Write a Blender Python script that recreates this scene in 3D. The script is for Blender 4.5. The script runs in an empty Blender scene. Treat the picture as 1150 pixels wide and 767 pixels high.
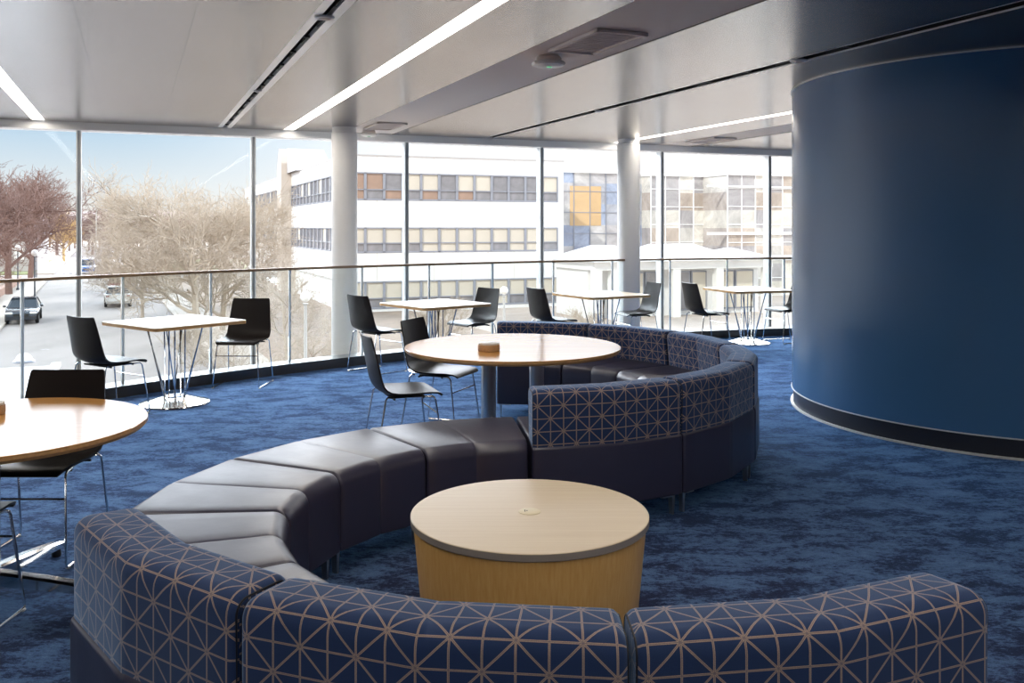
import bpy, math, random
from mathutils import Vector, Matrix
random.seed(7)
PI = math.pi
scn = bpy.context.scene
COL = scn.collection
F, HOR, HC = 1025.0, 255.0, 1.584          # focal length in px (1150 wide), horizon row, eye height
ROT = math.radians(22.5)                   # the room grid is turned 22.5 degrees
CV, SV = math.cos(ROT), math.sin(ROT)


def R(s, u, z=0.0):
    """room grid (s across, u towards the windows) to world"""
    return Vector((CV * s - SV * u, SV * s + CV * u, z))


def hit(px, Y):
    return (px - 575.0) / F * Y


# ------------------------------------------------------------------ materials
MATS = {}


def mat(name):
    m = bpy.data.materials.new(name)
    m.use_nodes = True
    nt = m.node_tree
    nt.nodes.clear()
    out = nt.nodes.new('ShaderNodeOutputMaterial')
    MATS[name] = m
    return m, nt, out


def N(nt, typ, **kw):
    n = nt.nodes.new(typ)
    for k, v in kw.items():
        if k in n.inputs:
            n.inputs[k].default_value = v
        else:
            setattr(n, k, v)
    return n


def L(nt, a, b):
    nt.links.new(a, b)


def pbr(name, col, rough=0.5, metal=0.0, spec=0.5, noise=0.0, nscale=20.0, bump=0.0, stretch=None, coat=0.0, rvar=0.0):
    m, nt, out = mat(name)
    b = N(nt, 'ShaderNodeBsdfPrincipled')
    b.inputs['Base Color'].default_value = (*col, 1)
    b.inputs['Roughness'].default_value = rough
    b.inputs['Metallic'].default_value = metal
    b.inputs['Specular IOR Level'].default_value = spec
    if coat:
        b.inputs['Coat Weight'].default_value = coat
        b.inputs['Coat Roughness'].default_value = 0.15
    L(nt, b.outputs[0], out.inputs[0])
    if noise or bump or rvar:
        tc = N(nt, 'ShaderNodeTexCoord')
        mp = N(nt, 'ShaderNodeMapping')
        if stretch:
            mp.inputs['Scale'].default_value = stretch
        L(nt, tc.outputs['Object'], mp.inputs[0])
        nz = N(nt, 'ShaderNodeTexNoise', Scale=nscale, Detail=5.0, Roughness=0.6)
        L(nt, mp.outputs[0], nz.inputs['Vector'])
        if noise:
            mx = N(nt, 'ShaderNodeMix', data_type='RGBA')
            mx.inputs[6].default_value = (*[c * (1 - noise) for c in col], 1)
            mx.inputs[7].default_value = (*[min(1, c * (1 + noise)) for c in col], 1)
            L(nt, nz.outputs[0], mx.inputs[0])
            L(nt, mx.outputs[2], b.inputs['Base Color'])
        if bump:
            bp = N(nt, 'ShaderNodeBump', Strength=bump, Distance=0.01)
            L(nt, nz.outputs[0], bp.inputs['Height'])
            L(nt, bp.outputs[0], b.inputs['Normal'])
        if rvar:
            mr = N(nt, 'ShaderNodeMapRange')
            mr.inputs[3].default_value = max(0, rough - rvar)
            mr.inputs[4].default_value = rough + rvar
            L(nt, nz.outputs[0], mr.inputs[0])
            L(nt, mr.outputs[0], b.inputs['Roughness'])
    return m


def emis(name, col, strength):
    m, nt, out = mat(name)
    e = N(nt, 'ShaderNodeEmission', Strength=strength)
    e.inputs['Color'].default_value = (*col, 1)
    L(nt, e.outputs[0], out.inputs[0])
    return m


def glass(name, tint, ior=1.35, rough=0.0):
    m, nt, out = mat(name)
    t = N(nt, 'ShaderNodeBsdfTransparent')
    t.inputs[0].default_value = (*tint, 1)
    g = N(nt, 'ShaderNodeBsdfGlossy', Roughness=rough)
    fr = N(nt, 'ShaderNodeFresnel', IOR=ior)
    mx = N(nt, 'ShaderNodeMixShader')
    L(nt, fr.outputs[0], mx.inputs[0])
    L(nt, t.outputs[0], mx.inputs[1])
    L(nt, g.outputs[0], mx.inputs[2])
    L(nt, mx.outputs[0], out.inputs[0])
    return m


def ramp(nt, fac, stops):
    r = N(nt, 'ShaderNodeValToRGB')
    el = r.color_ramp.elements
    while len(el) < len(stops):
        el.new(0.5)
    for e, (p, c) in zip(el, stops):
        e.position = p
        e.color = (*c, 1) if len(c) == 3 else c
    L(nt, fac, r.inputs[0])
    return r


def wood(name, dark, light, rough, spec, axis='z', scale=1.0):
    m, nt, out = mat(name)
    b = N(nt, 'ShaderNodeBsdfPrincipled', Roughness=rough)
    b.inputs['Specular IOR Level'].default_value = spec
    tc = N(nt, 'ShaderNodeTexCoord')
    mp = N(nt, 'ShaderNodeMapping')
    sc = {'z': (70, 70, 1.6), 'x': (1.6, 60, 60), 'y': (60, 1.6, 60)}[axis]
    mp.inputs['Scale'].default_value = [c * scale for c in sc]
    L(nt, tc.outputs['Object'], mp.inputs[0])
    nz = N(nt, 'ShaderNodeTexNoise', Scale=1.6, Detail=6.0, Roughness=0.65)
    L(nt, mp.outputs[0], nz.inputs['Vector'])
    r = ramp(nt, nz.outputs[0], [(0.3, dark), (0.7, light)])
    L(nt, r.outputs[0], b.inputs['Base Color'])
    bp = N(nt, 'ShaderNodeBump', Strength=0.04, Distance=0.002)
    L(nt, nz.outputs[0], bp.inputs['Height'])
    L(nt, bp.outputs[0], b.inputs['Normal'])
    L(nt, b.outputs[0], out.inputs[0])
    return m


def carpet_mat():
    m, nt, out = mat('carpet')
    b = N(nt, 'ShaderNodeBsdfPrincipled', Roughness=0.95)
    b.inputs['Specular IOR Level'].default_value = 0.12
    b.inputs['Sheen Weight'].default_value = 0.35
    b.inputs['Sheen Roughness'].default_value = 0.42
    b.inputs['Sheen Tint'].default_value = (0.08, 0.42, 1.0, 1)
    tc = N(nt, 'ShaderNodeTexCoord')
    mp = N(nt, 'ShaderNodeMapping')
    mp.inputs['Rotation'].default_value = (0, 0, -ROT + 0.25)
    mp.inputs['Scale'].default_value = (1.0, 1.7, 1)
    L(nt, tc.outputs['Object'], mp.inputs[0])
    n1 = N(nt, 'ShaderNodeTexNoise', Scale=3.0, Detail=14.0, Roughness=0.80, Distortion=0.25)
    L(nt, mp.outputs[0], n1.inputs['Vector'])
    n2 = N(nt, 'ShaderNodeTexNoise', Scale=34.0, Detail=8.0, Roughness=0.8)
    L(nt, mp.outputs[0], n2.inputs['Vector'])
    mx = N(nt, 'ShaderNodeMix', data_type='FLOAT')
    mx.inputs[0].default_value = 0.36
    L(nt, n1.outputs[0], mx.inputs[2])
    L(nt, n2.outputs[0], mx.inputs[3])
    r = ramp(nt, mx.outputs[0], [(0.44, (0.022, 0.016, 0.036)), (0.475, (0.024, 0.026, 0.070)), (0.497, (0.076, 0.112, 0.222)), (0.54, (0.100, 0.176, 0.345)), (0.63, (0.16, 0.26, 0.46))])
    # fine fibre rows
    w = N(nt, 'ShaderNodeTexNoise', Scale=220.0, Detail=2.0)
    L(nt, tc.outputs['Object'], w.inputs['Vector'])
    mul = N(nt, 'ShaderNodeMix', data_type='RGBA', blend_type='MULTIPLY')
    mul.inputs[0].default_value = 0.7
    wr = ramp(nt, w.outputs[0], [(0.3, (0.55, 0.55, 0.55)), (0.7, (1.3, 1.3, 1.3))])
    L(nt, r.outputs[0], mul.inputs[6])
    L(nt, wr.outputs[0], mul.inputs[7])
    L(nt, mul.outputs[2], b.inputs['Base Color'])
    bp = N(nt, 'ShaderNodeBump', Strength=0.35, Distance=0.006)
    L(nt, w.outputs[0], bp.inputs['Height'])
    L(nt, bp.outputs[0], b.inputs['Normal'])
    L(nt, b.outputs[0], out.inputs[0])
    return m


def fabric_mat():
    """navy weave with a stitched star lattice: square grid plus diagonals through every other node (UV in metres)"""
    m, nt, out = mat('star_fabric')
    b = N(nt, 'ShaderNodeBsdfPrincipled', Roughness=0.85)
    b.inputs['Specular IOR Level'].default_value = 0.25
    b.inputs['Sheen Weight'].default_value = 0.8
    b.inputs['Sheen Roughness'].default_value = 0.4
    b.inputs['Sheen Tint'].default_value = (0.45, 0.65, 1.0, 1)
    uv = N(nt, 'ShaderNodeUVMap', uv_map='UVMap')
    sp = N(nt, 'ShaderNodeSeparateXYZ')
    L(nt, uv.outputs[0], sp.inputs[0])
    a = 0.067

    def M(op, *ins):
        n = N(nt, 'ShaderNodeMath', operation=op)
        for i, v in enumerate(ins):
            if hasattr(v, 'links') or hasattr(v, 'is_linked'):
                L(nt, v, n.inputs[i])
            else:
                n.inputs[i].default_value = v
        return n.outputs[0]

    def dist(val, period):
        return M('PINGPONG', val, period * 0.5)
    U, V = sp.outputs[0], sp.outputs[1]
    d1 = dist(U, a)
    d2 = dist(V, a)
    d3 = M('MULTIPLY', dist(M('ADD', U, V), 2 * a), 0.7071)
    d4 = M('MULTIPLY', dist(M('SUBTRACT', U, V), 2 * a), 0.7071)
    d = M('MINIMUM', M('MINIMUM', d1, d2), M('MINIMUM', d3, d4))
    # a double row of stitches: bright between 0.7 and 2.6 mm off the line
    lo = N(nt, 'ShaderNodeMapRange', interpolation_type='SMOOTHSTEP')
    lo.inputs[1].default_value = 0.0004; lo.inputs[2].default_value = 0.0011
    lo.inputs[3].default_value = 0.45; lo.inputs[4].default_value = 1.0
    L(nt, d, lo.inputs[0])
    hi = N(nt, 'ShaderNodeMapRange', interpolation_type='SMOOTHSTEP')
    hi.inputs[1].default_value = 0.0020; hi.inputs[2].default_value = 0.0028
    hi.inputs[3].default_value = 1.0; hi.inputs[4].default_value = 0.0
    L(nt, d, hi.inputs[0])
    mask = M('MULTIPLY', lo.outputs[0], hi.outputs[0])
    st = N(nt, 'ShaderNodeTexNoise', Scale=700.0, Detail=1.0)
    L(nt, uv.outputs[0], st.inputs['Vector'])
    sr = N(nt, 'ShaderNodeMapRange')
    sr.inputs[1].default_value = 0.35; sr.inputs[2].default_value = 0.6
    sr.inputs[3].default_value = 0.55; sr.inputs[4].default_value = 1.0
    L(nt, st.outputs[0], sr.inputs[0])
    mask = M('MULTIPLY', mask, sr.outputs[0])
    cn = N(nt, 'ShaderNodeTexNoise', Scale=900.0, Detail=2.0)
    L(nt, uv.outputs[0], cn.inputs['Vector'])
    base = ramp(nt, cn.outputs[0], [(0.3, (0.014, 0.030, 0.090)), (0.7, (0.027, 0.055, 0.150))])
    mx = N(nt, 'ShaderNodeMix', data_type='RGBA')
    L(nt, mask, mx.inputs[0])
    L(nt, base.outputs[0], mx.inputs[6])
    mx.inputs[7].default_value = (0.52, 0.38, 0.28, 1)
    L(nt, mx.outputs[2], b.inputs['Base Color'])
    bp = N(nt, 'ShaderNodeBump', Strength=0.3, Distance=0.002)
    hh = M('ADD', M('MULTIPLY', mask, 0.6), M('MULTIPLY', cn.outputs[0], 0.3))
    L(nt, hh, bp.inputs['Height'])
    L(nt, bp.outputs[0], b.inputs['Normal'])
    L(nt, b.outputs[0], out.inputs[0])
    return m


def ceiling_mat():
    m, nt, out = mat('ceiling_panels')
    b = N(nt, 'ShaderNodeBsdfPrincipled', Roughness=0.26, Metallic=0.8)
    tc = N(nt, 'ShaderNodeTexCoord')
    sp = N(nt, 'ShaderNodeSeparateXYZ')
    L(nt, tc.outputs['Object'], sp.inputs[0])

    def M(op, *ins):
        n = N(nt, 'ShaderNodeMath', operation=op)
        for i, v in enumerate(ins):
            if hasattr(v, 'is_linked'):
                L(nt, v, n.inputs[i])
            else:
                n.inputs[i].default_value = v
        return n.outputs[0]
    du = M('PINGPONG', M('SUBTRACT', sp.outputs[1], 5.4), 0.65)
    d1 = M('LESS_THAN', du, 0.0045)
    ds = []
    for c in (-0.308, 0.322, 3.81, 5.236, 5.87, 8.5, 9.13):
        ds.append(M('LESS_THAN', M('ABSOLUTE', M('SUBTRACT', sp.outputs[0], c)), 0.0045))
    line = d1
    for d in ds:
        line = M('MAXIMUM', line, d)
    # slight tonal difference from panel to panel
    pn = N(nt, 'ShaderNodeTexWhiteNoise', noise_dimensions='2D')
    cb = N(nt, 'ShaderNodeCombineXYZ')
    L(nt, M('FLOOR', M('DIVIDE', M('SUBTRACT', sp.outputs[0], 0.322), 0.63)), cb.inputs[0])
    L(nt, M('FLOOR', M('DIVIDE', M('SUBTRACT', sp.outputs[1], 5.4), 1.3)), cb.inputs[1])
    L(nt, cb.outputs[0], pn.inputs['Vector'])
    base = ramp(nt, pn.outputs[0], [(0.0, (0.285, 0.268, 0.253)), (1.0, (0.305, 0.288, 0.273))])
    mx = N(nt, 'ShaderNodeMix', data_type='RGBA')
    L(nt, line, mx.inputs[0])
    L(nt, base.outputs[0], mx.inputs[6])
    mx.inputs[7].default_value = (0.20, 0.195, 0.19, 1)
    L(nt, mx.outputs[2], b.inputs['Base Color'])
    L(nt, b.outputs[0], out.inputs[0])
    return m


def facade_glass(name, cols, cw, ch, rough=0.12, rot=True):
    """glass panes whose tint differs from pane to pane, in grid coordinates of the object"""
    m, nt, out = mat(name)
    b = N(nt, 'ShaderNodeBsdfPrincipled', Roughness=rough)
    b.inputs['Specular IOR Level'].default_value = 0.8
    tc = N(nt, 'ShaderNodeTexCoord')
    sp = N(nt, 'ShaderNodeSeparateXYZ')
    L(nt, tc.outputs['Object'], sp.inputs[0])
    cb = N(nt, 'ShaderNodeCombineXYZ')
    for i, (o, w) in enumerate(((0, cw), (2, ch))):
        d = N(nt, 'ShaderNodeMath', operation='DIVIDE')
        d.inputs[1].default_value = w
        L(nt, sp.outputs[o], d.inputs[0])
        f = N(nt, 'ShaderNodeMath', operation='FLOOR')
        L(nt, d.outputs[0], f.inputs[0])
        L(nt, f.outputs[0], cb.inputs[i])
    wn = N(nt, 'ShaderNodeTexWhiteNoise', noise_dimensions='2D')
    L(nt, cb.outputs[0], wn.inputs['Vector'])
    k = len(cols)
    r = ramp(nt, wn.outputs[0], [(i / k, c) for i, c in enumerate(cols)])
    r.color_ramp.interpolation = 'CONSTANT'
    nz = N(nt, 'ShaderNodeTexNoise', Scale=0.5, Detail=6.0, Roughness=0.7, Distortion=1.0)
    L(nt, tc.outputs['Object'], nz.inputs['Vector'])
    mr = ramp(nt, nz.outputs[0], [(0.35, (0.75, 0.75, 0.75)), (0.65, (1.2, 1.2, 1.2))])
    mu = N(nt, 'ShaderNodeMix', data_type='RGBA', blend_type='MULTIPLY')
    mu.inputs[0].default_value = 1.0
    L(nt, r.outputs[0], mu.inputs[6])
    L(nt, mr.outputs[0], mu.inputs[7])
    L(nt, mu.outputs[2], b.inputs['Base Color'])
    L(nt, b.outputs[0], out.inputs[0])
    return m


carpet = carpet_mat()
fabric = fabric_mat()
ceil_m = ceiling_mat()
leather = pbr('leather', (0.037, 0.034, 0.066), 0.34, spec=0.75, noise=0.15, nscale=8, bump=0.10, rvar=0.06)
piping_m = pbr('piping', (0.008, 0.009, 0.016), 0.5)
chrome = pbr('chrome', (0.78, 0.76, 0.74), 0.12, metal=1.0)
steel = pbr('brushed_steel', (0.62, 0.60, 0.58), 0.28, metal=1.0)
dark_steel = pbr('dark_steel', (0.075, 0.07, 0.066), 0.34, metal=0.3, noise=0.12, nscale=3, stretch=(1, 1, 0.05))
shell_m = pbr('chair_shell', (0.018, 0.014, 0.013), 0.42, spec=0.25, rvar=0.05, nscale=60)
top_wood = wood('table_laminate', (0.56, 0.27, 0.075), (0.68, 0.36, 0.115), 0.13, 0.55, 'x', 0.6)
pale_wood = wood('pale_laminate', (0.76, 0.62, 0.44), (0.84, 0.71, 0.53), 0.30, 0.55, 'x', 0.6)
edge_wood = wood('ply_edge', (0.58, 0.31, 0.11), (0.74, 0.44, 0.19), 0.45, 0.4, 'x', 0.8)
drum_wood = wood('veneer', (0.86, 0.46, 0.13), (0.96, 0.61, 0.22), 0.40, 0.4, 'z', 1.0)
box_wood = wood('box_wood', (0.46, 0.24, 0.10), (0.62, 0.36, 0.17), 0.4, 0.5, 'x', 1.5)
white_pl = pbr('white_plastic', (0.80, 0.78, 0.75), 0.4)
grey_rim = pbr('grey_rim', (0.36, 0.32, 0.29), 0.4)
cream = pbr('cream_plastic', (0.86, 0.76, 0.55), 0.4)
black = pbr('black', (0.01, 0.01, 0.01), 0.6)
blue_wall = pbr('blue_wall', (0.058, 0.165, 0.340), 0.27, spec=0.65, noise=0.04, nscale=200, bump=0.03)
base_dark = pbr('base_dark', (0.020, 0.024, 0.036), 0.4)
white_paint = pbr('white_paint', (0.92, 0.92, 0.91), 0.55)
col_paint = pbr('column_paint', (0.86, 0.85, 0.83), 0.5, noise=0.03, nscale=6)
grey_wall = pbr('grey_wall', (0.30, 0.30, 0.31), 0.8)
beam_m = pbr('beam_panel', (0.80, 0.72, 0.66), 0.75)
alu = pbr('aluminium', (0.78, 0.80, 0.80), 0.4, metal=0.2)
alu_dark = pbr('gasket', (0.30, 0.32, 0.34), 0.4, metal=0.4)
slot_black = pbr('slot_black', (0.008, 0.008, 0.008), 0.7)
slot_white = pbr('slot_flange', (0.88, 0.87, 0.85), 0.3, metal=0.35)
rail_brown = pbr('rail_bronze', (0.34, 0.23, 0.14), 0.38, metal=0.4)
joint_m = pbr('glass_joint', (0.70, 0.82, 0.88), 0.25)
grille_m = pbr('grille', (0.78, 0.70, 0.65), 0.7, noise=0.15, nscale=150)
green_led = emis('green_led', (0.15, 0.7, 0.3), 0.35)
light_m = emis('diffuser', (1.0, 0.92, 0.82), 8.5)
win_glass = glass('window_glass', (0.975, 0.985, 0.99), 1.13)
rail_glass = glass('rail_glass', (0.94, 0.965, 0.965), 1.22)
# outside
facade_white = pbr('facade_white', (0.86, 0.85, 0.83), 0.7, noise=0.02, nscale=2)
roof_grey = pbr('roof_grey', (0.50, 0.47, 0.46), 0.7)
win_frame = pbr('window_frame', (0.30, 0.31, 0.35), 0.4)
pane_dark = pbr('pane_dark', (0.26, 0.25, 0.26), 0.1, spec=0.9, noise=0.5, nscale=1.5)
blind_m = pbr('blind', (0.66, 0.60, 0.50), 0.6, noise=0.12, nscale=0.5)
brown_pane = pbr('brown_pane', (0.38, 0.25, 0.18), 0.2, spec=0.8, noise=0.25, nscale=1.5)
asphalt = pbr('asphalt', (0.30, 0.26, 0.235), 0.9, noise=0.35, nscale=0.35, stretch=(1, 0.25, 1))
plaza_m = pbr('plaza', (0.52, 0.43, 0.36), 0.9, noise=0.25, nscale=0.8)
sidewalk_m = pbr('sidewalk', (0.46, 0.40, 0.34), 0.9, noise=0.12, nscale=1)
mulch_m = pbr('mulch', (0.25, 0.16, 0.11), 0.95, noise=0.35, nscale=2)
lawn_m = pbr('lawn', (0.22, 0.24, 0.10), 0.95, noise=0.25, nscale=1)
hill_m = pbr('hill', (0.30, 0.225, 0.20), 0.95, noise=0.35, nscale=0.05)
brick_m = pbr('retaining', (0.32, 0.19, 0.14), 0.9, noise=0.3, nscale=3)
paint_white = pbr('road_paint', (0.75, 0.73, 0.70), 0.8)
bark_tan = pbr('bark_tan', (0.47, 0.40, 0.32), 0.9, noise=0.2, nscale=1)
bark_pale = pbr('bark_pale', (0.50, 0.43, 0.36), 0.9, noise=0.2, nscale=1)
bark_red = pbr('bark_red', (0.22, 0.135, 0.11), 0.9, noise=0.2, nscale=1)
bark_yellow = pbr('bark_yellow', (0.55, 0.38, 0.18), 0.9, noise=0.2, nscale=1)
bark_grey = pbr('bark_grey', (0.30, 0.22, 0.19), 0.9, noise=0.2, nscale=1)
car_dark = pbr('car_dark', (0.030, 0.036, 0.045), 0.2, spec=0.7, coat=0.6)
car_blue = pbr('car_blue', (0.05, 0.14, 0.38), 0.25, spec=0.6, coat=0.6)
car_red = pbr('car_red', (0.30, 0.06, 0.06), 0.25, spec=0.6, coat=0.6)
car_white = pbr('car_white', (0.75, 0.74, 0.72), 0.3, coat=0.6)
car_glass = pbr('car_glass', (0.05, 0.06, 0.07), 0.08, spec=0.8)
rubber = pbr('rubber', (0.02, 0.02, 0.02), 0.8)
lamp_glass = pbr('lamp_glass', (0.85, 0.83, 0.80), 0.25)
lens = pbr('headlight', (0.85, 0.84, 0.80), 0.15)
pole_dark = pbr('pole_dark', (0.05, 0.055, 0.07), 0.5)
pole_grey = pbr('pole_grey', (0.50, 0.48, 0.46), 0.5)
cglass = facade_glass('curtain_glass', [(0.30, 0.34, 0.44), (0.42, 0.43, 0.47), (0.56, 0.54, 0.52), (0.36, 0.41, 0.52), (0.50, 0.48, 0.48)], 1.5, 1.75)
dglass = facade_glass('atrium_glass', [(0.56, 0.54, 0.50), (0.72, 0.68, 0.60), (0.42, 0.40, 0.40), (0.78, 0.74, 0.66), (0.52, 0.44, 0.37)], 1.4, 1.5)
orange_panel = pbr('orange_panel', (0.62, 0.42, 0.22), 0.3, noise=0.2, nscale=0.6)


# ------------------------------------------------------------------ mesh helpers
class MB:
    def __init__(s):
        s.v = []; s.f = []; s.mi = []; s.uv = {}; s.cur = 0

    def add(s, vs, fs, uvs=None):
        o = len(s.v)
        s.v += [tuple(p) for p in vs]
        for i, f in enumerate(fs):
            if uvs:
                s.uv[len(s.f)] = uvs[i]
            s.f.append(tuple(o + k for k in f))
            s.mi.append(s.cur)
        return s

    def box(s, c, d, rz=0.0, bev=0.0, M=None):
        x, y, z = d[0] / 2, d[1] / 2, d[2] / 2
        if bev <= 0:
            P = [(-x, -y, -z), (x, -y, -z), (x, y, -z), (-x, y, -z), (-x, -y, z), (x, -y, z), (x, y, z), (-x, y, z)]
            Fs = [(3, 2, 1, 0), (4, 5, 6, 7), (0, 1, 5, 4), (1, 2, 6, 5), (2, 3, 7, 6), (3, 0, 4, 7)]
        else:
            b = min(bev, x * .95, y * .95, z * .95)
            P = []; Fs = []
            rings = [(-z, 1), (-z + b, 0), (z - b, 0), (z, 1)]
            for (zz, i) in rings:
                k = i
                e = b * k
                q = b * 1.6 * k + b * (1 - k)
                P += [(-x + q, -y + e, zz), (x - q, -y + e, zz), (x - e, -y + q, zz), (x - e, y - q, zz),
                      (x - q, y - e, zz), (-x + q, y - e, zz), (-x + e, y - q, zz), (-x + e, -y + q, zz)]
            for r in range(3):
                for j in range(8):
                    a, c2 = r * 8 + j, r * 8 + (j + 1) % 8
                    Fs.append((a, c2, c2 + 8, a + 8))
            Fs.append(tuple(range(7, -1, -1)))
            Fs.append(tuple(range(24, 32)))
        if M is None:
            M = Matrix.Translation(Vector(c)) @ Matrix.Rotation(rz, 4, 'Z')
        s.add([M @ Vector(p) for p in P], Fs)
        return s

    def tube(s, pts, r, n=8, cap=True, r2=None):
        pts = [Vector(p) for p in pts]
        m = len(pts)
        vs = []; fs = []
        prev = None
        for i, p in enumerate(pts):
            if i == 0: d = pts[1] - p
            elif i == m - 1: d = p - pts[i - 1]
            else: d = (pts[i + 1] - p).normalized() + (p - pts[i - 1]).normalized()
            d.normalize()
            if prev is None:
                a = d.orthogonal().normalized()
            else:
                a = (prev - d * prev.dot(d))
                a = a.normalized() if a.length > 1e-6 else d.orthogonal().normalized()
            prev = a
            b = d.cross(a)
            rr = r if r2 is None else r + (r2 - r) * i / (m - 1)
            for k in range(n):
                t = 2 * PI * k / n
                vs.append(p + a * (rr * math.cos(t)) + b * (rr * math.sin(t)))
        for i in range(m - 1):
            for k in range(n):
                fs.append((i * n + k, i * n + (k + 1) % n, (i + 1) * n + (k + 1) % n, (i + 1) * n + k))
        if cap:
            fs.append(tuple(range(n - 1, -1, -1)))
            fs.append(tuple((m - 1) * n + k for k in range(n)))
        s.add(vs, fs)
        return s

    def lathe(s, prof, n=32, c=(0, 0, 0), cap=True):
        """prof: (r, z) from bottom to top"""
        vs = []; fs = []
        for (r, z) in prof:
            for k in range(n):
                t = 2 * PI * k / n
                vs.append((c[0] + r * math.cos(t), c[1] + r * math.sin(t), c[2] + z))
        m = len(prof)
        for i in range(m - 1):
            for k in range(n):
                fs.append((i * n + k, i * n + (k + 1) % n, (i + 1) * n + (k + 1) % n, (i + 1) * n + k))
        if cap:
            fs.append(tuple(range(n - 1, -1, -1)))
            fs.append(tuple((m - 1) * n + k for k in range(n)))
        s.add(vs, fs)
        return s

    def prism(s, poly, z0, z1):
        n = len(poly)
        vs = [(p[0], p[1], z0) for p in poly] + [(p[0], p[1], z1) for p in poly]
        fs = [tuple(range(n - 1, -1, -1)), tuple(range(n, 2 * n))]
        fs += [(i, (i + 1) % n, n + (i + 1) % n, n + i) for i in range(n)]
        s.add(vs, fs)
        return s

    def arc(s, c, r0, r1, z0, z1, a0, a1, n):
        """curved bar with rectangular section (angles in radians)"""
        vs = []; fs = []
        for i in range(n + 1):
            a = a0 + (a1 - a0) * i / n
            ca, sa = math.cos(a), math.sin(a)
            for (r, z) in ((r0, z0), (r1, z0), (r1, z1), (r0, z1)):
                vs.append((c[0] + r * ca, c[1] + r * sa, z))
        for i in range(n):
            for k in range(4):
                fs.append((i * 4 + k, i * 4 + (k + 1) % 4, i * 4 + 4 + (k + 1) % 4, i * 4 + 4 + k))
        fs.append((3, 2, 1, 0)); fs.append(tuple(n * 4 + k for k in range(4)))
        s.add(vs, fs)
        return s

    def mesh(s, name, mats, smooth=35):
        me = bpy.data.meshes.new(name)
        me.from_pydata(s.v, [], s.f)
        if not isinstance(mats, (list, tuple)):
            mats = [mats]
        for m in mats:
            me.materials.append(m)
        if any(s.mi):
            me.polygons.foreach_set('material_index', s.mi)
        if s.uv:
            ul = me.uv_layers.new(name='UVMap')
            for p in me.polygons:
                u = s.uv.get(p.index)
                if u:
                    for k, li in enumerate(p.loop_indices):
                        ul.data[li].uv = u[k]
        me.update()
        if smooth:
            me.polygons.foreach_set('use_smooth', [True] * len(me.polygons))
            me.set_sharp_from_angle(angle=math.radians(smooth))
        return me


def link(name, me, parent=None, loc=(0, 0, 0), rz=0.0):
    o = bpy.data.objects.new(name, me)
    COL.objects.link(o)
    o.location = loc
    o.rotation_euler = (0, 0, rz)
    if parent:
        o.parent = parent
    return o


def obj(name, mb, mats, parent=None, loc=(0, 0, 0), rz=0.0, smooth=35):
    return link(name, mb.mesh(name, mats, smooth), parent, loc, rz)


def tag(o, label, cat, group=None, kind=None):
    o['label'] = label; o['category'] = cat
    if group: o['group'] = group
    if kind: o['kind'] = kind
    return o


def thing(name, label, cat, loc=(0, 0, 0), rz=0.0, group=None):
    o = bpy.data.objects.new(name, None)
    o.empty_display_size = 0.1
    COL.objects.link(o)
    o.location = loc
    o.rotation_euler = (0, 0, rz)
    return tag(o, label, cat, group)


def struct(name, mb, mats, label=None, smooth=35, loc=(0, 0, 0), rz=0.0, cat=None):
    o = obj(name, mb, mats, None, loc, rz, smooth)
    o['kind'] = 'structure'
    if label: o['label'] = label
    if cat: o['category'] = cat
    return o


def dup(root, loc, rz, label, group=None):
    r = root.copy(); COL.objects.link(r)
    r.location = loc; r.rotation_euler = (0, 0, rz)
    r['label'] = label
    if group: r['group'] = group
    for ch in list(root.children):
        c = ch.copy(); COL.objects.link(c); c.parent = r
        for g in list(ch.children):
            d = g.copy(); COL.objects.link(d); d.parent = c
    return r


def gridbox(mb, s0, s1, u0, u1, z0, z1):
    """box in grid axes (for objects rotated by ROT, object coords = grid coords)"""
    mb.box(((s0 + s1) / 2, (u0 + u1) / 2, (z0 + z1) / 2), (s1 - s0, u1 - u0, z1 - z0))
    return mb


# ------------------------------------------------------------------ room shell
ZC = 2.812
UW = 11.95                      # window line
RC = (6.96, 0.284); RR = 13.52  # centre and radius of the curved balustrade
S0, S1, U0 = -9.5, 12.5, -5.0
GROUND = -4.2


def from_world(x, y):
    return (CV * x + SV * y, -SV * x + CV * y)


# floor: room polygon cut along the balustrade arc
poly = []
arc_pts = []
for i in range(0, 61):
    a = math.radians(176 - (176 - 62) * i / 60)
    p = (RC[0] + (RR + 0.10) * math.cos(a), RC[1] + (RR + 0.10) * math.sin(a))
    s, u = from_world(*p)
    if s > S0 and u < UW - 0.1 and s < S1:
        arc_pts.append(p)
b0 = R(S0, U0); b1 = R(S1, U0)
e0 = arc_pts[0]; e1 = arc_pts[-1]
s_e0 = from_world(*e0); s_e1 = from_world(*e1)
poly = [tuple(b1)[:2], tuple(R(S1, s_e1[1]))[:2]] + [p for p in reversed(arc_pts)] + [tuple(R(S0, s_e0[1]))[:2], tuple(b0)[:2]]
fl = MB().prism(poly, -0.30, 0.0)
struct('floor', fl, carpet, 'blue mottled carpet floor of the lounge', smooth=0)

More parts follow.
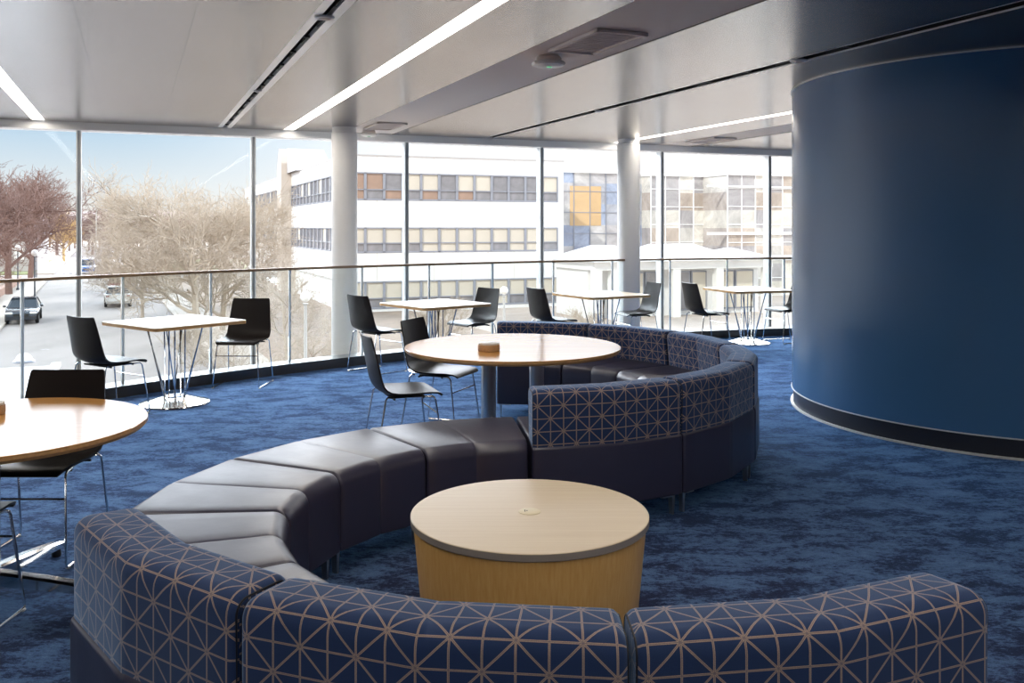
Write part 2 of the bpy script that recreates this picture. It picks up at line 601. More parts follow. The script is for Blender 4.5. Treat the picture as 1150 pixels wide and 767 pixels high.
# ceiling panels, with gaps for lights, slots and plaster bands
gaps = [(-1.08, -0.944), (0.952, 1.114), (1.742, 1.876), (2.511, 3.168), (4.44, 4.60), (6.44, 6.57), (7.205, 7.862)]
edges = [S0] + [x for g in gaps for x in g] + [S1]
cm = MB()
UC = 11.84
for i in range(0, len(edges), 2):
    gridbox(cm, edges[i], edges[i + 1], U0, UC, ZC, ZC + 0.03)
struct('ceiling', cm, ceil_m, 'satin metal panel ceiling', smooth=0, rz=ROT)
for i, (a, b) in enumerate(((2.511, 3.168), (7.205, 7.862))):
    mb = gridbox(MB(), a, b, U0, UC, ZC + 0.008, ZC + 0.04)
    struct('trim_%d' % (i + 1), mb, beam_m, 'matt taupe ceiling band between metal panels', smooth=0, rz=ROT)
rb = gridbox(MB(), S0 - 0.3, S1 + 0.3, U0 - 0.3, UW + 0.25, ZC + 0.28, ZC + 0.55)
struct('roof', rb, grey_wall, smooth=0, rz=ROT)

# window head (white downstand) and mullions, panes
hd = MB()
gridbox(hd, S0, S1, 11.83, 12.08, 2.722, ZC + 0.28)
gridbox(hd, S0, S1, 11.815, 11.83, 2.722, ZC)
struct('trim_3', hd, white_paint, 'white head above the glazing', smooth=0, rz=ROT)
mull = [-0.595 + 2.0 * k - 0.004 * k for k in range(-4, 7)]
mull = [1.396 + (k - 1) * 1.9975 for k in range(-4, 7)]
for i, s in enumerate(mull):
    mb = MB()
    gridbox(mb, s - 0.027, s + 0.027, UW - 0.06, UW + 0.075, GROUND, 2.722)
    mb.cur = 1
    gridbox(mb, s - 0.012, s + 0.012, UW - 0.066, UW - 0.06, GROUND, 2.722)
    struct('trim_%d' % (i + 4), mb, [alu, alu_dark], 'slim aluminium mullion of the glazing', smooth=0, rz=ROT)
for i in range(len(mull) - 1):
    mb = gridbox(MB(), mull[i] + 0.027, mull[i + 1] - 0.027, UW + 0.02, UW + 0.032, GROUND, 2.722)
    struct('window_%d' % (i + 1), mb, win_glass, 'full-height clear window pane', smooth=0, rz=ROT)
tr = gridbox(MB(), S0, S1, UW - 0.05, UW + 0.07, GROUND, GROUND + 0.12)
struct('trim_30', tr, alu, smooth=0, rz=ROT)
# enclosing walls (behind and beside the camera)
struct('wall_back', gridbox(MB(), S0 - 0.2, S1 + 0.2, U0 - 0.2, U0, GROUND, ZC + 0.3), grey_wall, smooth=0, rz=ROT)
struct('wall_left', gridbox(MB(), S0 - 0.2, S0, U0, UW + 0.1, GROUND, ZC + 0.3), grey_wall, smooth=0, rz=ROT)
struct('wall_east', gridbox(MB(), S1, S1 + 0.2, U0, UW + 0.1, GROUND, ZC + 0.3), grey_wall, smooth=0, rz=ROT)

# round columns between balustrade and glass
for i, s in enumerate((2.40, 6.41)):
    p = R(s, 11.2)
    mb = MB().lathe([(0.158, GROUND), (0.158, 2.735), (0.150, 2.742), (0.150, ZC)], 48)
    o = struct('column' if i == 0 else 'column', mb, col_paint, ['white round column behind the balustrade, nearer the street trees', 'white round column behind the balustrade, in front of the glass office building'][i], loc=(p.x, p.y, 0))

# curved blue drum wall
DC = (4.29, 7.80); DR = 1.815
dw = MB().lathe([(DR, 0.145), (DR, ZC)], 128)
struct('wall_right', dw, blue_wall, 'curved glossy blue drum wall', loc=(DC[0], DC[1], 0))
bs = MB().lathe([(DR - 0.012, 0.0), (DR - 0.012, 0.14)], 128)
struct('baseboard_right', bs, base_dark, 'dark recessed base of the blue drum wall', loc=(DC[0], DC[1], 0))
ms = MB()
ms.lathe([(DR - 0.01, 0.0), (DR + 0.012, 0.0), (DR + 0.012, 0.014), (DR - 0.01, 0.014)], 128, cap=False)
ms.lathe([(DR - 0.01, 0.138), (DR + 0.006, 0.138), (DR + 0.006, 0.147), (DR - 0.01, 0.147)], 128, cap=False)
ms.lathe([(DR - 0.005, ZC - 0.010), (DR + 0.010, ZC - 0.010), (DR + 0.010, ZC), (DR - 0.005, ZC)], 128, cap=False)
struct('trim_31', ms, alu, 'metal edge strips of the blue drum wall', loc=(DC[0], DC[1], 0))

# balustrade: metal curb, glass panels, joints, handrail
A_ = lambda k: math.radians(145.83 - 3.934 * k)
A0, A1 = A_(-3), A_(13)
kb = MB().arc(RC, RR - 0.13, RR + 0.12, -0.30, 0.105, A0, A1, 96)
struct('trim_32', kb, dark_steel, 'dark metal curb at the floor edge', smooth=20)
bal = thing('balustrade', 'curved frameless glass balustrade with a slim bronze handrail along the windows', 'railing', (RC[0], RC[1] + 0, 0))
O0 = (0, 0)
for k in range(-3, 13):
    a0, a1 = A_(k), A_(k + 1)
    g = 0.0012
    obj('glass_panel', MB().arc(O0, RR - 0.006, RR + 0.006, 0.10, 1.115, a0 - g, a1 + g, 6), rail_glass, bal, smooth=0)
for k in range(-3, 14):
    a = A_(k)
    mb = MB().box((RR * math.cos(a), RR * math.sin(a), 0.608), (0.016, 0.022, 1.012), a)
    obj('panel_joint', mb, joint_m, bal, smooth=0)
obj('handrail', MB().arc(O0, RR - 0.022, RR + 0.022, 1.112, 1.14, A0, A1, 96), rail_brown, bal, smooth=20)

# ------------------------------------------------------------------ ceiling fittings
light_labels = ['linear ceiling light, the short bit cut by the left edge of the photo',
                'long bright linear ceiling light left of the taupe ceiling band',
                'linear ceiling light running up to the top of the blue drum wall']
for (a, b), lab in zip((gaps[0], gaps[2], gaps[5]), light_labels):
    t = thing('linear_light', lab, 'ceiling light', R((a + b) / 2, 3.4, ZC), ROT, 'linear lights in the ceiling')
    w = (b - a) / 2
    ul = (U0 - 3.38, 8.30)
    h = MB()
    h.box((-w + 0.003, sum(ul) / 2, 0.05), (0.006, ul[1] - ul[0], 0.10))
    h.box((w - 0.003, sum(ul) / 2, 0.05), (0.006, ul[1] - ul[0], 0.10))
    h.box((0, sum(ul) / 2, 0.105), (2 * w, ul[1] - ul[0], 0.01))
    h.box((0, ul[1] + 0.066, 0.05), (2 * w, 0.132, 0.10))
    obj('housing', h, white_paint, t, smooth=0)
    obj('diffuser', MB().box((0, sum(ul) / 2, 0.030), (2 * w - 0.014, ul[1] - ul[0], 0.012)), light_m, t, smooth=0)

for (a, b), fw, lab in zip((gaps[1], gaps[4]), (0.054, 0.026), ['slot diffuser in the ceiling between the two left linear lights', 'slot diffuser running past the top of the blue drum wall']):
    t = thing('slot_diffuser', lab, 'air diffuser', R((a + b) / 2, 3.4, ZC), ROT, 'slot diffusers in the ceiling')
    w = (b - a) / 2
    l0, l1 = U0 - 3.38, 8.38
    cy, ln = (l0 + l1) / 2, l1 - l0
    fr = MB()
    fr.box((-w + fw / 2, cy, 0.004), (fw, ln, 0.006))
    fr.box((w - fw / 2, cy, 0.004), (fw, ln, 0.006))
    if fw > 0.04:
        fr.box((-w + fw, cy, 0.03), (0.003, ln, 0.055))
        fr.box((w - fw, cy, 0.02), (0.003, ln, 0.035))
    obj('flange', fr, slot_white, t, smooth=0)
    pl = MB().box((0, cy, 0.10), (2 * w, ln, 0.02))
    pl.box((-w + 0.004, cy, 0.05), (0.006, ln, 0.09)); pl.box((w - 0.004, cy, 0.05), (0.006, ln, 0.09))
    obj('plenum', pl, slot_black, t, smooth=0)
    yy = 0.4
    while yy < l1 - 0.1:
        br = MB()
        br.box((-0.002, yy, 0.012), (0.062, 0.016, 0.012))
        br.box((0.012, yy + 0.11, 0.014), (0.010, 0.22, 0.012))
        obj('bracket', br, black, t, smooth=0)
        yy += 0.55


def sprinkler(s, u, r, lab):
    t = thing('ceiling_sprinkler', lab, 'sprinkler', R(s, u, ZC), ROT, 'recessed sprinklers in the slots')
    obj('cover_ring', MB().lathe([(r * 0.7, -0.012), (r, -0.010), (r + 0.004, 0.0)], 28), white_pl, t)
    obj('cap', MB().lathe([(r * 0.55, -0.016), (r * 0.62, -0.012)], 28), grille_m, t)


sprinkler(1.03, 5.35, 0.055, 'round white recessed sprinkler in the left slot, near the top of the photo')
sprinkler(1.03, 8.45, 0.035, 'small round sprinkler half way along the left slot')
sprinkler(4.52, 5.40, 0.06, 'round sprinkler in the slot just above the left edge of the blue drum wall')
sprinkler(4.52, 8.53, 0.04, 'small sprinkler in the right slot, above the gap between the two columns')


def vent(s0, s1, u0, u1, lab, z=ZC):
    t = thing('air_vent', lab, 'vent', R((s0 + s1) / 2, (u0 + u1) / 2, z), ROT, 'grilles in the taupe ceiling bands')
    w, d = (s1 - s0) / 2, (u1 - u0) / 2
    fr = MB()
    for sx in (-1, 1):
        fr.box((sx * (w - 0.014), 0, -0.006), (0.028, 2 * d, 0.020))
        fr.box((0, sx * (d - 0.014), -0.006), (2 * w, 0.028, 0.020))
    obj('frame', fr, beam_m, t, smooth=0)
    sl = MB()
    n = 16
    for i in range(n):
        y = -d + 0.03 + (2 * d - 0.06) * i / (n - 1)
        sl.box((0, y, 0.000), (2 * w - 0.05, 0.014, 0.006))
    obj('grille', sl, grille_m, t, smooth=0)
    obj('backing', MB().box((0, 0, 0.006), (2 * w - 0.04, 2 * d - 0.04, 0.004)), grille_m, t, smooth=0)


vent(2.65, 3.015, 5.02, 5.75, 'large rectangular grille in the taupe ceiling band')
vent(2.63, 3.0, 10.48, 11.18, 'small grille in the taupe ceiling band by the window head')
vent(7.33, 7.70, 10.46, 11.18, 'grille in the far ceiling band above the right windows')


def detector(s, u, r, lab):
    t = thing('smoke_detector', lab, 'smoke detector', R(s, u, ZC + 0.008), ROT + 0.2, 'detectors on the taupe ceiling band')
    obj('mount', MB().lathe([(r * 0.72, -0.045), (r * 0.78, -0.02), (r * 0.62, 0.0)], 10), grille_m, t)
    obj('body', MB().lathe([(r * 0.55, -0.085), (r * 0.95, -0.072), (r, -0.055), (r * 0.9, -0.043)], 8), white_pl, t)
    obj('indicator', MB().box((-0.01, -r * 0.2, -0.086), (0.035, 0.018, 0.006)), green_led, t, smooth=0)


detector(2.76, 5.98, 0.125, 'octagonal white detector hanging beside the large ceiling grille')
detector(2.76, 11.42, 0.11, 'detector on the taupe ceiling band by the window head')


# ------------------------------------------------------------------ sofa modules
R_IN, R_BENCH, R_BASE = 1.085, 1.75, 1.803
STEP = math.radians(29.11)
RM = 1.42                                     # module origin radius
H2 = STEP / 2 - 0.0032


def facet(a):
    """radius factor of a two-facet polygon at local angle a (corners at 0 and +-H2)"""
    q = STEP / 4
    return math.cos(q) / math.cos(abs(a) - q)


def rr_profile(pts, radii, seg=5):
    """round the corners of a closed (r,z) polygon (CCW)"""
    out = []
    n = len(pts)
    for i in range(n):
        p = Vector(pts[i]); a = Vector(pts[i - 1]); b = Vector(pts[(i + 1) % n])
        r = radii[i]
        if r <= 0:
            out.append(tuple(p)); continue
        d1 = (a - p).normalized(); d2 = (b - p).normalized()
        ang = d1.angle(d2)
        t = r / math.tan(ang / 2)
        c = p + (d1 + d2).normalized() * (r / math.sin(ang / 2))
        s1 = p + d1 * t; s2 = p + d2 * t
        a1 = math.atan2(s1.y - c.y, s1.x - c.x); a2 = math.atan2(s2.y - c.y, s2.x - c.x)
        da = (a2 - a1 + PI) % (2 * PI) - PI
        for k in range(seg + 1):
            q = a1 + da * k / seg
            out.append((c.x + r * math.cos(q), c.y + r * math.sin(q)))
    return out


def inset(prof, e):
    if e == 0: return prof
    n = len(prof); out = []
    for i in range(n):
        a = Vector(prof[i - 1]); b = Vector(prof[(i + 1) % n]); p = Vector(prof[i])
        d = (b - a)
        if d.length < 1e-9:
            out.append(tuple(p)); continue
        d.normalize()
        nrm = Vector((-d.y, d.x))          # inward for CCW
        out.append((p.x + nrm.x * e, p.y + nrm.y * e))
    return out


def sweep(mb, prof, stations, uref=None):
    """prof (r,z) CCW seen with r right, z up; stations (angle, inset)"""
    n = len(prof)
    vs = []; fs = []; uvs = []
    vl = [0.0]
    for i in range(n):
        vl.append(vl[-1] + (Vector(prof[(i + 1) % n]) - Vector(prof[i])).length)
    ua = []
    for (a, e) in stations:
        k = facet(a)
        for (r, z) in inset(prof, e):
            rad = r * k
            vs.append((rad * math.cos(a) - RM, rad * math.sin(a), z))
        ua.append(a * 1.70)
    m = len(stations)
    off = 0.0
    for j in range(m - 1):
        for i in range(n):
            i2 = (i + 1) % n
            fs.append((j * n + i, j * n + i2, (j + 1) * n + i2, (j + 1) * n + i))
            uvs.append(((ua[j], vl[i]), (ua[j], vl[i + 1]), (ua[j + 1], vl[i + 1]), (ua[j + 1], vl[i])))
    def capuv(j):
        return [(0.02 + vs[j * n + i][0], vs[j * n + i][2]) for i in range(n)]
    fs.append(tuple(range(n))); uvs.append(capuv(0))
    fs.append(tuple((m - 1) * n + i for i in range(n - 1, -1, -1))); uvs.append(list(reversed(capuv(m - 1))))
    # orientation: flip so that normals face outwards
    fs = [tuple(reversed(f)) for f in fs]; uvs = [tuple(reversed(u)) for u in uvs]
    mb.add(vs, fs, uvs)
    return mb


def stations(rnd, crease=0.003, h2=H2):
    st = []
    for t in (0.0, 0.3, 0.7, 1.0):
        st.append((-h2 + rnd * (1 - math.cos(t * PI / 2)) / 1.4, rnd * (1 - math.sin(t * PI / 2))))
    q = 0.006
    for f in (0.25, 0.5, 0.75):
        st.append((-h2 + (h2 - q) * f, 0.0))
    st += [(-0.012, 0.0), (-q, crease * 0.4), (0.0, crease), (q, crease * 0.4), (0.012, 0.0)]
    left = [(-a, e) for (a, e) in st if a < -0.011]
    return st + left[::-1]


bench_prof = rr_profile([(R_IN, 0.115), (R_BENCH, 0.115), (R_BENCH, 0.472), (R_IN, 0.472)], [0.012, 0.012, 0.045, 0.065], 6)
base_prof = rr_profile([(R_IN, 0.115), (R_BASE, 0.115), (R_BASE, 0.448), (1.62, 0.472), (R_IN, 0.472)], [0.012, 0.012, 0.022, 0.0, 0.065], 6)
back_prof = rr_profile([(1.628, 0.425), (1.795, 0.425), (1.795, 0.738), (1.595, 0.738)], [0.01, 0.01, 0.048, 0.045], 6)

bench_me = sweep(MB(), bench_prof, stations(0.014)).mesh('seat_base', leather, 40)
base_me = sweep(MB(), base_prof, stations(0.014)).mesh('seat_base', leather, 40)
back_me = sweep(MB(), back_prof, stations(0.020, 0.0012, H2 - 0.001)).mesh('backrest', fabric, 40)
# dark piping along both ends of the backrest
pin = inset(back_prof, 0.013)
pipe_mes = []
for sg in (-1, 1):
    a = sg * (H2 - 0.0025)
    k = facet(a)
    ring = [(r * k * math.cos(a) - RM, r * k * math.sin(a), z) for (r, z) in pin]
    pipe_mes.append(MB().tube(ring + [ring[0]], 0.0030, 6, cap=False).mesh('piping', piping_m))


def leg_mesh(r, a, sa):
    """slim metal bracket leg: vertical blade plus a flange under the seat base, at polar (r,a)"""
    mb = MB()
    M0 = Matrix.Translation((r * math.cos(a) - RM, r * math.sin(a), 0)) @ Matrix.Rotation(a, 4, 'Z')
    # tapered vertical blade
    vs = []
    for (z, w, d) in ((0.0, 0.006, 0.013), (0.085, 0.009, 0.016), (0.116, 0.011, 0.018)):
        vs += [M0 @ Vector((-d, -w, z)), M0 @ Vector((d, -w, z)), M0 @ Vector((d, w, z)), M0 @ Vector((-d, w, z))]
    fs = [(3, 2, 1, 0), (8, 9, 10, 11)]
    for j in range(2):
        for k in range(4):
            fs.append((j * 4 + k, j * 4 + (k + 1) % 4, j * 4 + 4 + (k + 1) % 4, j * 4 + 4 + k))
    mb.add(vs, fs)
    mb.box(None, (0.036, 0.080, 0.014), M=M0 @ Matrix.Translation((0, -sa * 0.040, 0.108)))
    return mb.mesh('leg', steel, 30)


def make_module(back, label, loc, rz, group):
    t = thing('sofa_module' if back else 'bench_module', label, 'sofa' if back else 'bench', loc, rz, group)
    link('seat_base', base_me if back else bench_me, t)
    ro = (R_BASE if back else R_BENCH) - 0.055
    for (r, sg) in ((R_IN + 0.06, -1), (R_IN + 0.06, 1), (ro, -1), (ro, 1)):
        link('leg', leg_mesh(r * facet(H2) if r == ro else r, sg * (H2 - 0.035 / r * 1.0), sg), t)
    if back:
        b = link('backrest', back_me, t)
        for pm in pipe_mes:
            link('piping', pm, b)
    return t


C1 = Vector((0.21, 3.66)); TH5 = 96.57
d12 = Vector((math.cos(math.radians(TH5)), math.sin(math.radians(TH5))))
C2 = Vector((-0.105, 6.485))


def module_pose(C, deg):
    a = math.radians(deg)
    return (C.x + RM * math.cos(a), C.y + RM * math.sin(a), 0), a


bench_labels = ['dark leather bench segment touching the end of the patterned back near the big round table',
                'dark leather bench segment, second from the sofa back beside the low round table',
                'dark leather bench segment, third from the sofa back beside the low round table',
                'pale-lit leather bench segment whose end meets the patterned back at lower left']
proto = None
for k, lab in enumerate(bench_labels):
    loc, a = module_pose(C1, TH5 + 29.11 * (k + 0.5))
    if proto is None:
        proto = make_module(False, lab, loc, a, 'backless segments of the curved bench')
    else:
        dup(proto, loc, a, lab)
low_labels = ['curved sofa segment with star-patterned back at lower left, its end rising beside the bench',
              'curved sofa segment with star-patterned back, centre bottom in front of the low round table',
              'curved sofa segment with star-patterned back at lower right, free end on the carpet']
protos = None
for k, lab in enumerate(low_labels):
    loc, a = module_pose(C1, TH5 + 29.11 * (k + 4.5))
    if protos is None:
        protos = make_module(True, lab, loc, a, 'sofa segments around the low round table')
    else:
        dup(protos, loc, a, lab)
up_labels = ['sofa segment whose patterned back stands between the low drum table and the big round table',
             'sofa segment with patterned back turned outward, right above the pair of bracket legs',
             'sofa segment at the far right bend of the curved sofa, seen edge-on',
             'sofa segment facing inward at the far right, behind the bend of the curved sofa',
             'sofa segment facing inward behind the big round table, second from its far right bend',
             'sofa segment at the far left end of the curve, directly behind the big round table']
for k, lab in enumerate(up_labels):
    loc, a = module_pose(C2, TH5 + 180 + 29.11 * (k + 0.5))
    dup(protos, loc, a, lab, 'sofa segments around the big round table')


# ------------------------------------------------------------------ tables
def disc_top(mb, r, z0, z1, ch=0.004, n=96):
    mb.lathe([(r - ch, z0), (r, z0 + ch), (r, z1 - ch * 0.6), (r - ch * 0.6, z1)], n)
    return mb


def round_top(t, r, z, th, mat_top, mat_edge):
    mb = MB()
    n = 96
    mb.lathe([(r - 0.012, z - th), (r, z - th * 0.55), (r, z - 0.006)], n, cap=True)
    obj('edge_band', mb, mat_edge, t, smooth=30)
    mt = MB().lathe([(r - 0.0005, z - 0.007), (r, z - 0.002), (r - 0.003, z)], n)
    obj('tabletop', mt, mat_top, t, smooth=30)


def bigtable(loc, r, label, single, rz):
    t = thing('round_table', label, 'table', (loc[0], loc[1], 0), rz, 'standing-height round tables')
    round_top(t, r, 0.742, 0.032, top_wood, edge_wood)
    und = MB().lathe([(r * 0.55, 0.692), (r * 0.72, 0.700), (r * 0.75, 0.711)], 64)
    obj('support_plate', und, black, t, smooth=30)
    xs = [0.0] if single else [-0.17, 0.17]
    for x in xs:
        c = MB().lathe([(0.052, 0.09), (0.052, 0.66)], 28, (x, 0, 0))
        obj('column', c, steel if not single else chrome, t)
        obj('collar', MB().lathe([(0.060, 0.655), (0.075, 0.672), (0.085, 0.695)], 28, (x, 0, 0)), dark_steel, t)
    arms = [(0, 0, a) for a in (0, 90, 180, 270)] if single else [(-0.17, 0, 90), (-0.17, 0, 270), (0.17, 0, 90), (0.17, 0, 270)]
    for (x, y, a) in arms:
        ra = math.radians(a)
        d = Vector((math.cos(ra), math.sin(ra), 0)); q = Vector((-d.y, d.x, 0))
        ln = 0.56 if single else 0.5
        mb = MB()
        vs = []
        for (tt, zt, zb, w) in ((0.0, 0.135, 0.075, 0.034), (0.5, 0.105, 0.058, 0.032), (0.93, 0.072, 0.040, 0.030), (1.0, 0.062, 0.045, 0.024)):
            p = Vector((x, y, 0)) + d * (ln * tt)
            for (sw, z) in ((-1, zb), (1, zb), (1, zt - 0.008), (0.6, zt), (-0.6, zt), (-1, zt - 0.008)):
                vs.append(p + q * (w * sw) + Vector((0, 0, z)))
        fs = [tuple(range(5, -1, -1)), tuple(18 + i for i in range(6))]
        for j in range(3):
            for i in range(6):
                fs.append((j * 6 + i, j * 6 + (i + 1) % 6, j * 6 + 6 + (i + 1) % 6, j * 6 + 6 + i))
        mb.add(vs, fs)
        f = obj('foot', mb, chrome, t, smooth=25)
        p = Vector((x, y, 0)) + d * (ln * 0.93)
        obj('glide', MB().lathe([(0.020, 0.0), (0.022, 0.010), (0.016, 0.045)], 16, tuple(p)), black, f)
    return t


bigtable((0.005, 6.47), 0.762, 'large round wood table encircled by the curved sofa', False, 0.0)
bigtable((-2.23, 3.875), 0.637, 'round wood table cut by the left edge, on a chrome cross base', True, math.radians(-4))

# low drum table
t = thing('drum_table', 'low round drum table with pale top and orange wood veneer side', 'coffee table', (0.068, 3.535, 0))
rd = 0.459
body = MB().lathe([(0.405, 0.02), (0.408, 0.03), (0.448, 0.452)], 96)
obj('drum_body', body, drum_wood, t, smooth=30)
obj('plinth', MB().lathe([(0.38, 0.0), (0.38, 0.025)], 64), black, t, smooth=30)
obj('edge_band', MB().lathe([(rd - 0.004, 0.452), (rd, 0.456), (rd, 0.478)], 96), grey_rim, t, smooth=30)
obj('tabletop', MB().lathe([(rd - 0.0005, 0.477), (rd, 0.480), (rd - 0.003, 0.482)], 96), pale_wood, t, smooth=30)
so = obj('power_outlet', MB().lathe([(0.043, 0.481), (0.043, 0.4835), (0.040, 0.485)], 40), cream, t)
so['label'] = 'cream round power outlet cover'
sk = MB()
for (x, y) in ((-0.018, -0.004), (-0.018, 0.008), (-0.010, 0.002)):
    sk.box((x, y, 0.4852), (0.004, 0.008, 0.001))
obj('socket', sk, black, so, smooth=0)


# square window tables
def sq_table(loc, rz, label, first=None):
    if first is not None:
        return dup(first, (loc[0], loc[1], 0), rz, label)
    t = thing('square_table', label, 'table', (loc[0], loc[1], 0), rz, 'square tables along the balustrade')
    h = 0.455; rc = 0.05
    poly = []
    for (cx, cy, a0) in ((h - rc, h - rc, 0), (-h + rc, h - rc, 90), (-h + rc, -h + rc, 180), (h - rc, -h + rc, 270)):
        for k in range(7):
            a = math.radians(a0 + 15 * k)
            poly.append((cx + rc * math.cos(a), cy + rc * math.sin(a)))
    obj('edge_band', MB().prism(poly, 0.712, 0.736), edge_wood, t, smooth=30)
    obj('tabletop', MB().prism([(x * 0.9995, y * 0.9995) for x, y in poly], 0.736, 0.742), pale_wood, t, smooth=30)
    obj('base_plate', MB().lathe([(0.300, 0.0), (0.305, 0.006), (0.300, 0.014), (0.20, 0.040), (0.125, 0.062), (0.085, 0.068)], 64), chrome, t, smooth=40)
    obj('hub', MB().lathe([(0.088, 0.064), (0.088, 0.074)], 40), chrome, t)
    obj('mount_plate', MB().box((0, 0, 0.706), (0.52, 0.52, 0.012), math.radians(45)), black, t, smooth=0)
    for q in range(4):
        a = math.radians(45 + 90 * q)
        d = Vector((math.cos(a), math.sin(a), 0)); n = Vector((-d.y, d.x, 0))
        up = Vector((0, 0, 1))
        rods = [(d * 0.245 + n * 0.012, d * 0.085 - n * 0.03), (d * 0.245 - n * 0.012, d * 0.085 + n * 0.03),
                (d * 0.085 + n * 0.02, d * 0.082 + n * 0.02)]
        for (p, b) in rods:
            obj('rod', MB().tube([b + up * 0.066, p + up * 0.703], 0.0065, 8), chrome, t)
    return t


T = [((-3.03, 8.2), 51.6, 'square table by the balustrade overlooking the street, leftmost of the four square tables'),
     ((-0.853, 10.12), 40.0, 'square table by the balustrade, second from the left, beyond the big round table'),
     ((1.12, 11.52), 29.5, 'square table by the balustrade, third from the left, behind the curved sofa'),
     ((3.22, 12.47), 17.0, 'square table by the balustrade, nearest the blue drum wall')]
tp = None
for (loc, deg, lab) in T:
    o = sq_table(loc, math.radians(deg), lab, tp)
    tp = tp or o


# small round wooden holders
def puck(x, y, z, label, r=0.075):
    t = thing('table_caddy', label, 'caddy', (x, y, z), 0.3, 'round wooden caddies on the round tables')
    obj('body', MB().lathe([(r - 0.004, 0.0), (r, 0.004), (r, 0.040), (r - 0.002, 0.043)], 40), box_wood, t)
    obj('lid', MB().lathe([(r - 0.006, 0.042), (r - 0.004, 0.052), (r - 0.010, 0.056)], 40), white_pl, t)


puck(-0.158, 6.22, 0.742, 'round wooden caddy with white lid on the big round table')
puck(-2.36, 4.10, 0.742, 'round wooden caddy with white lid at the left edge of the photo')


# ------------------------------------------------------------------ chairs
def shell_mesh():
    # centre line (x forward, z up), half width, side lift
    prof = [(0.232, 0.428, 0.185, 0.0), (0.226, 0.441, 0.198, 0.0), (0.205, 0.451, 0.207, 0.001), (0.15, 0.455, 0.215, 0.004), (0.08, 0.451, 0.220, 0.008),
            (0.0, 0.445, 0.224, 0.013), (-0.08, 0.443, 0.226, 0.018), (-0.135, 0.450, 0.226, 0.022), (-0.172, 0.468, 0.225, 0.025),
            (-0.199, 0.497, 0.223, 0.027), (-0.215, 0.535, 0.221, 0.028), (-0.228, 0.59, 0.216, 0.028), (-0.242, 0.66, 0.209, 0.027),
            (-0.256, 0.73, 0.202, 0.025), (-0.270, 0.80, 0.195, 0.022), (-0.2775, 0.838, 0.189, 0.020), (-0.279, 0.8455, 0.180, 0.019)]
    nx = 12
    top = []; bot = []
    th = 0.0055
    n = len(prof)
    for i, (x, z, w, lift) in enumerate(prof):
        a = prof[max(0, i - 1)]; b = prof[min(n - 1, i + 1)]
        d = Vector((b[0] - a[0], b[1] - a[1])).normalized()
        nr = Vector((d.y, -d.x))            # towards the sitter
        if nr.y < 0 and i < 6: nr = -nr
        r1 = []; r2 = []
        for j in range(nx + 1):
            y = -1 + 2 * j / nx
            l = lift * (abs(y) ** 2.2)
            px, pz = x + nr.x * l, z + nr.y * l
            r1.append((px + nr.x * th, y * w, pz + nr.y * th))
            r2.append((px - nr.x * th, y * w, pz - nr.y * th))
        top.append(r1); bot.append(r2)
    mb = MB()
    m = nx + 1
    vs = [p for r in top for p in r] + [p for r in bot for p in r]
    o = n * m
    fs = []
    for i in range(n - 1):
        for j in range(nx):
            fs.append((i * m + j, (i + 1) * m + j, (i + 1) * m + j + 1, i * m + j + 1)[::-1])
            fs.append((o + i * m + j, o + (i + 1) * m + j, o + (i + 1) * m + j + 1, o + i * m + j + 1))
    for i in range(n - 1):
        fs.append((i * m, (i + 1) * m, o + (i + 1) * m, o + i * m))
        fs.append((i * m + nx, (i + 1) * m + nx, o + (i + 1) * m + nx, o + i * m + nx)[::-1])
    for j in range(nx):
        fs.append((j, j + 1, o + j + 1, o + j)[::-1])
        k = (n - 1) * m
        fs.append((k + j, k + j + 1, o + k + j + 1, o + k + j))
    mb.add(vs, fs)
    return mb.mesh('shell', shell_m, 50)


def make_chair(loc, rz, label):
    t = thing('chair', label, 'chair', loc, rz)
    link('shell', shell_mesh(), t)
    r = 0.0062
    for sg in (-1, 1):
        fr = MB()
        y1, y0 = sg * 0.232, sg * 0.195
        pts = [(0.02, y0 * 0.85, 0.428), (0.155, y0, 0.432), (0.172, y0 + sg * 0.004, 0.424), (0.180, y0 + sg * 0.006, 0.408), (0.232, y1 - sg * 0.003, 0.03), (0.228, y1, 0.012), (0.212, y1, 0.0085),
               (-0.212, y1, 0.0085), (-0.228, y1, 0.012), (-0.232, y1 - sg * 0.003, 0.03), (-0.165, y0 + sg * 0.016, 0.425), (-0.150, y0 + sg * 0.006, 0.440), (-0.13, y0, 0.436)]
        fr.tube(pts, r, 8)
        s = obj('sled_leg', fr, chrome, t)
        for x in (0.215, -0.215):
            obj('glide', MB().box((x, y1, 0.006), (0.022, 0.018, 0.012), bev=0.003), white_pl, s, smooth=30)
    obj('crossbar', MB().tube([(0.194, -0.207, 0.315), (0.194, 0.207, 0.315)], 0.005, 8), chrome, t)
    us = MB()
    us.tube([(0.10, -0.19, 0.426), (0.10, 0.19, 0.426)], 0.007, 8)
    us.tube([(-0.10, -0.19, 0.423), (-0.10, 0.19, 0.423)], 0.007, 8)
    us.box((0.0, 0, 0.428), (0.24, 0.30, 0.012), bev=0.003)
    obj('seat_mount', us, black, t)
    return t


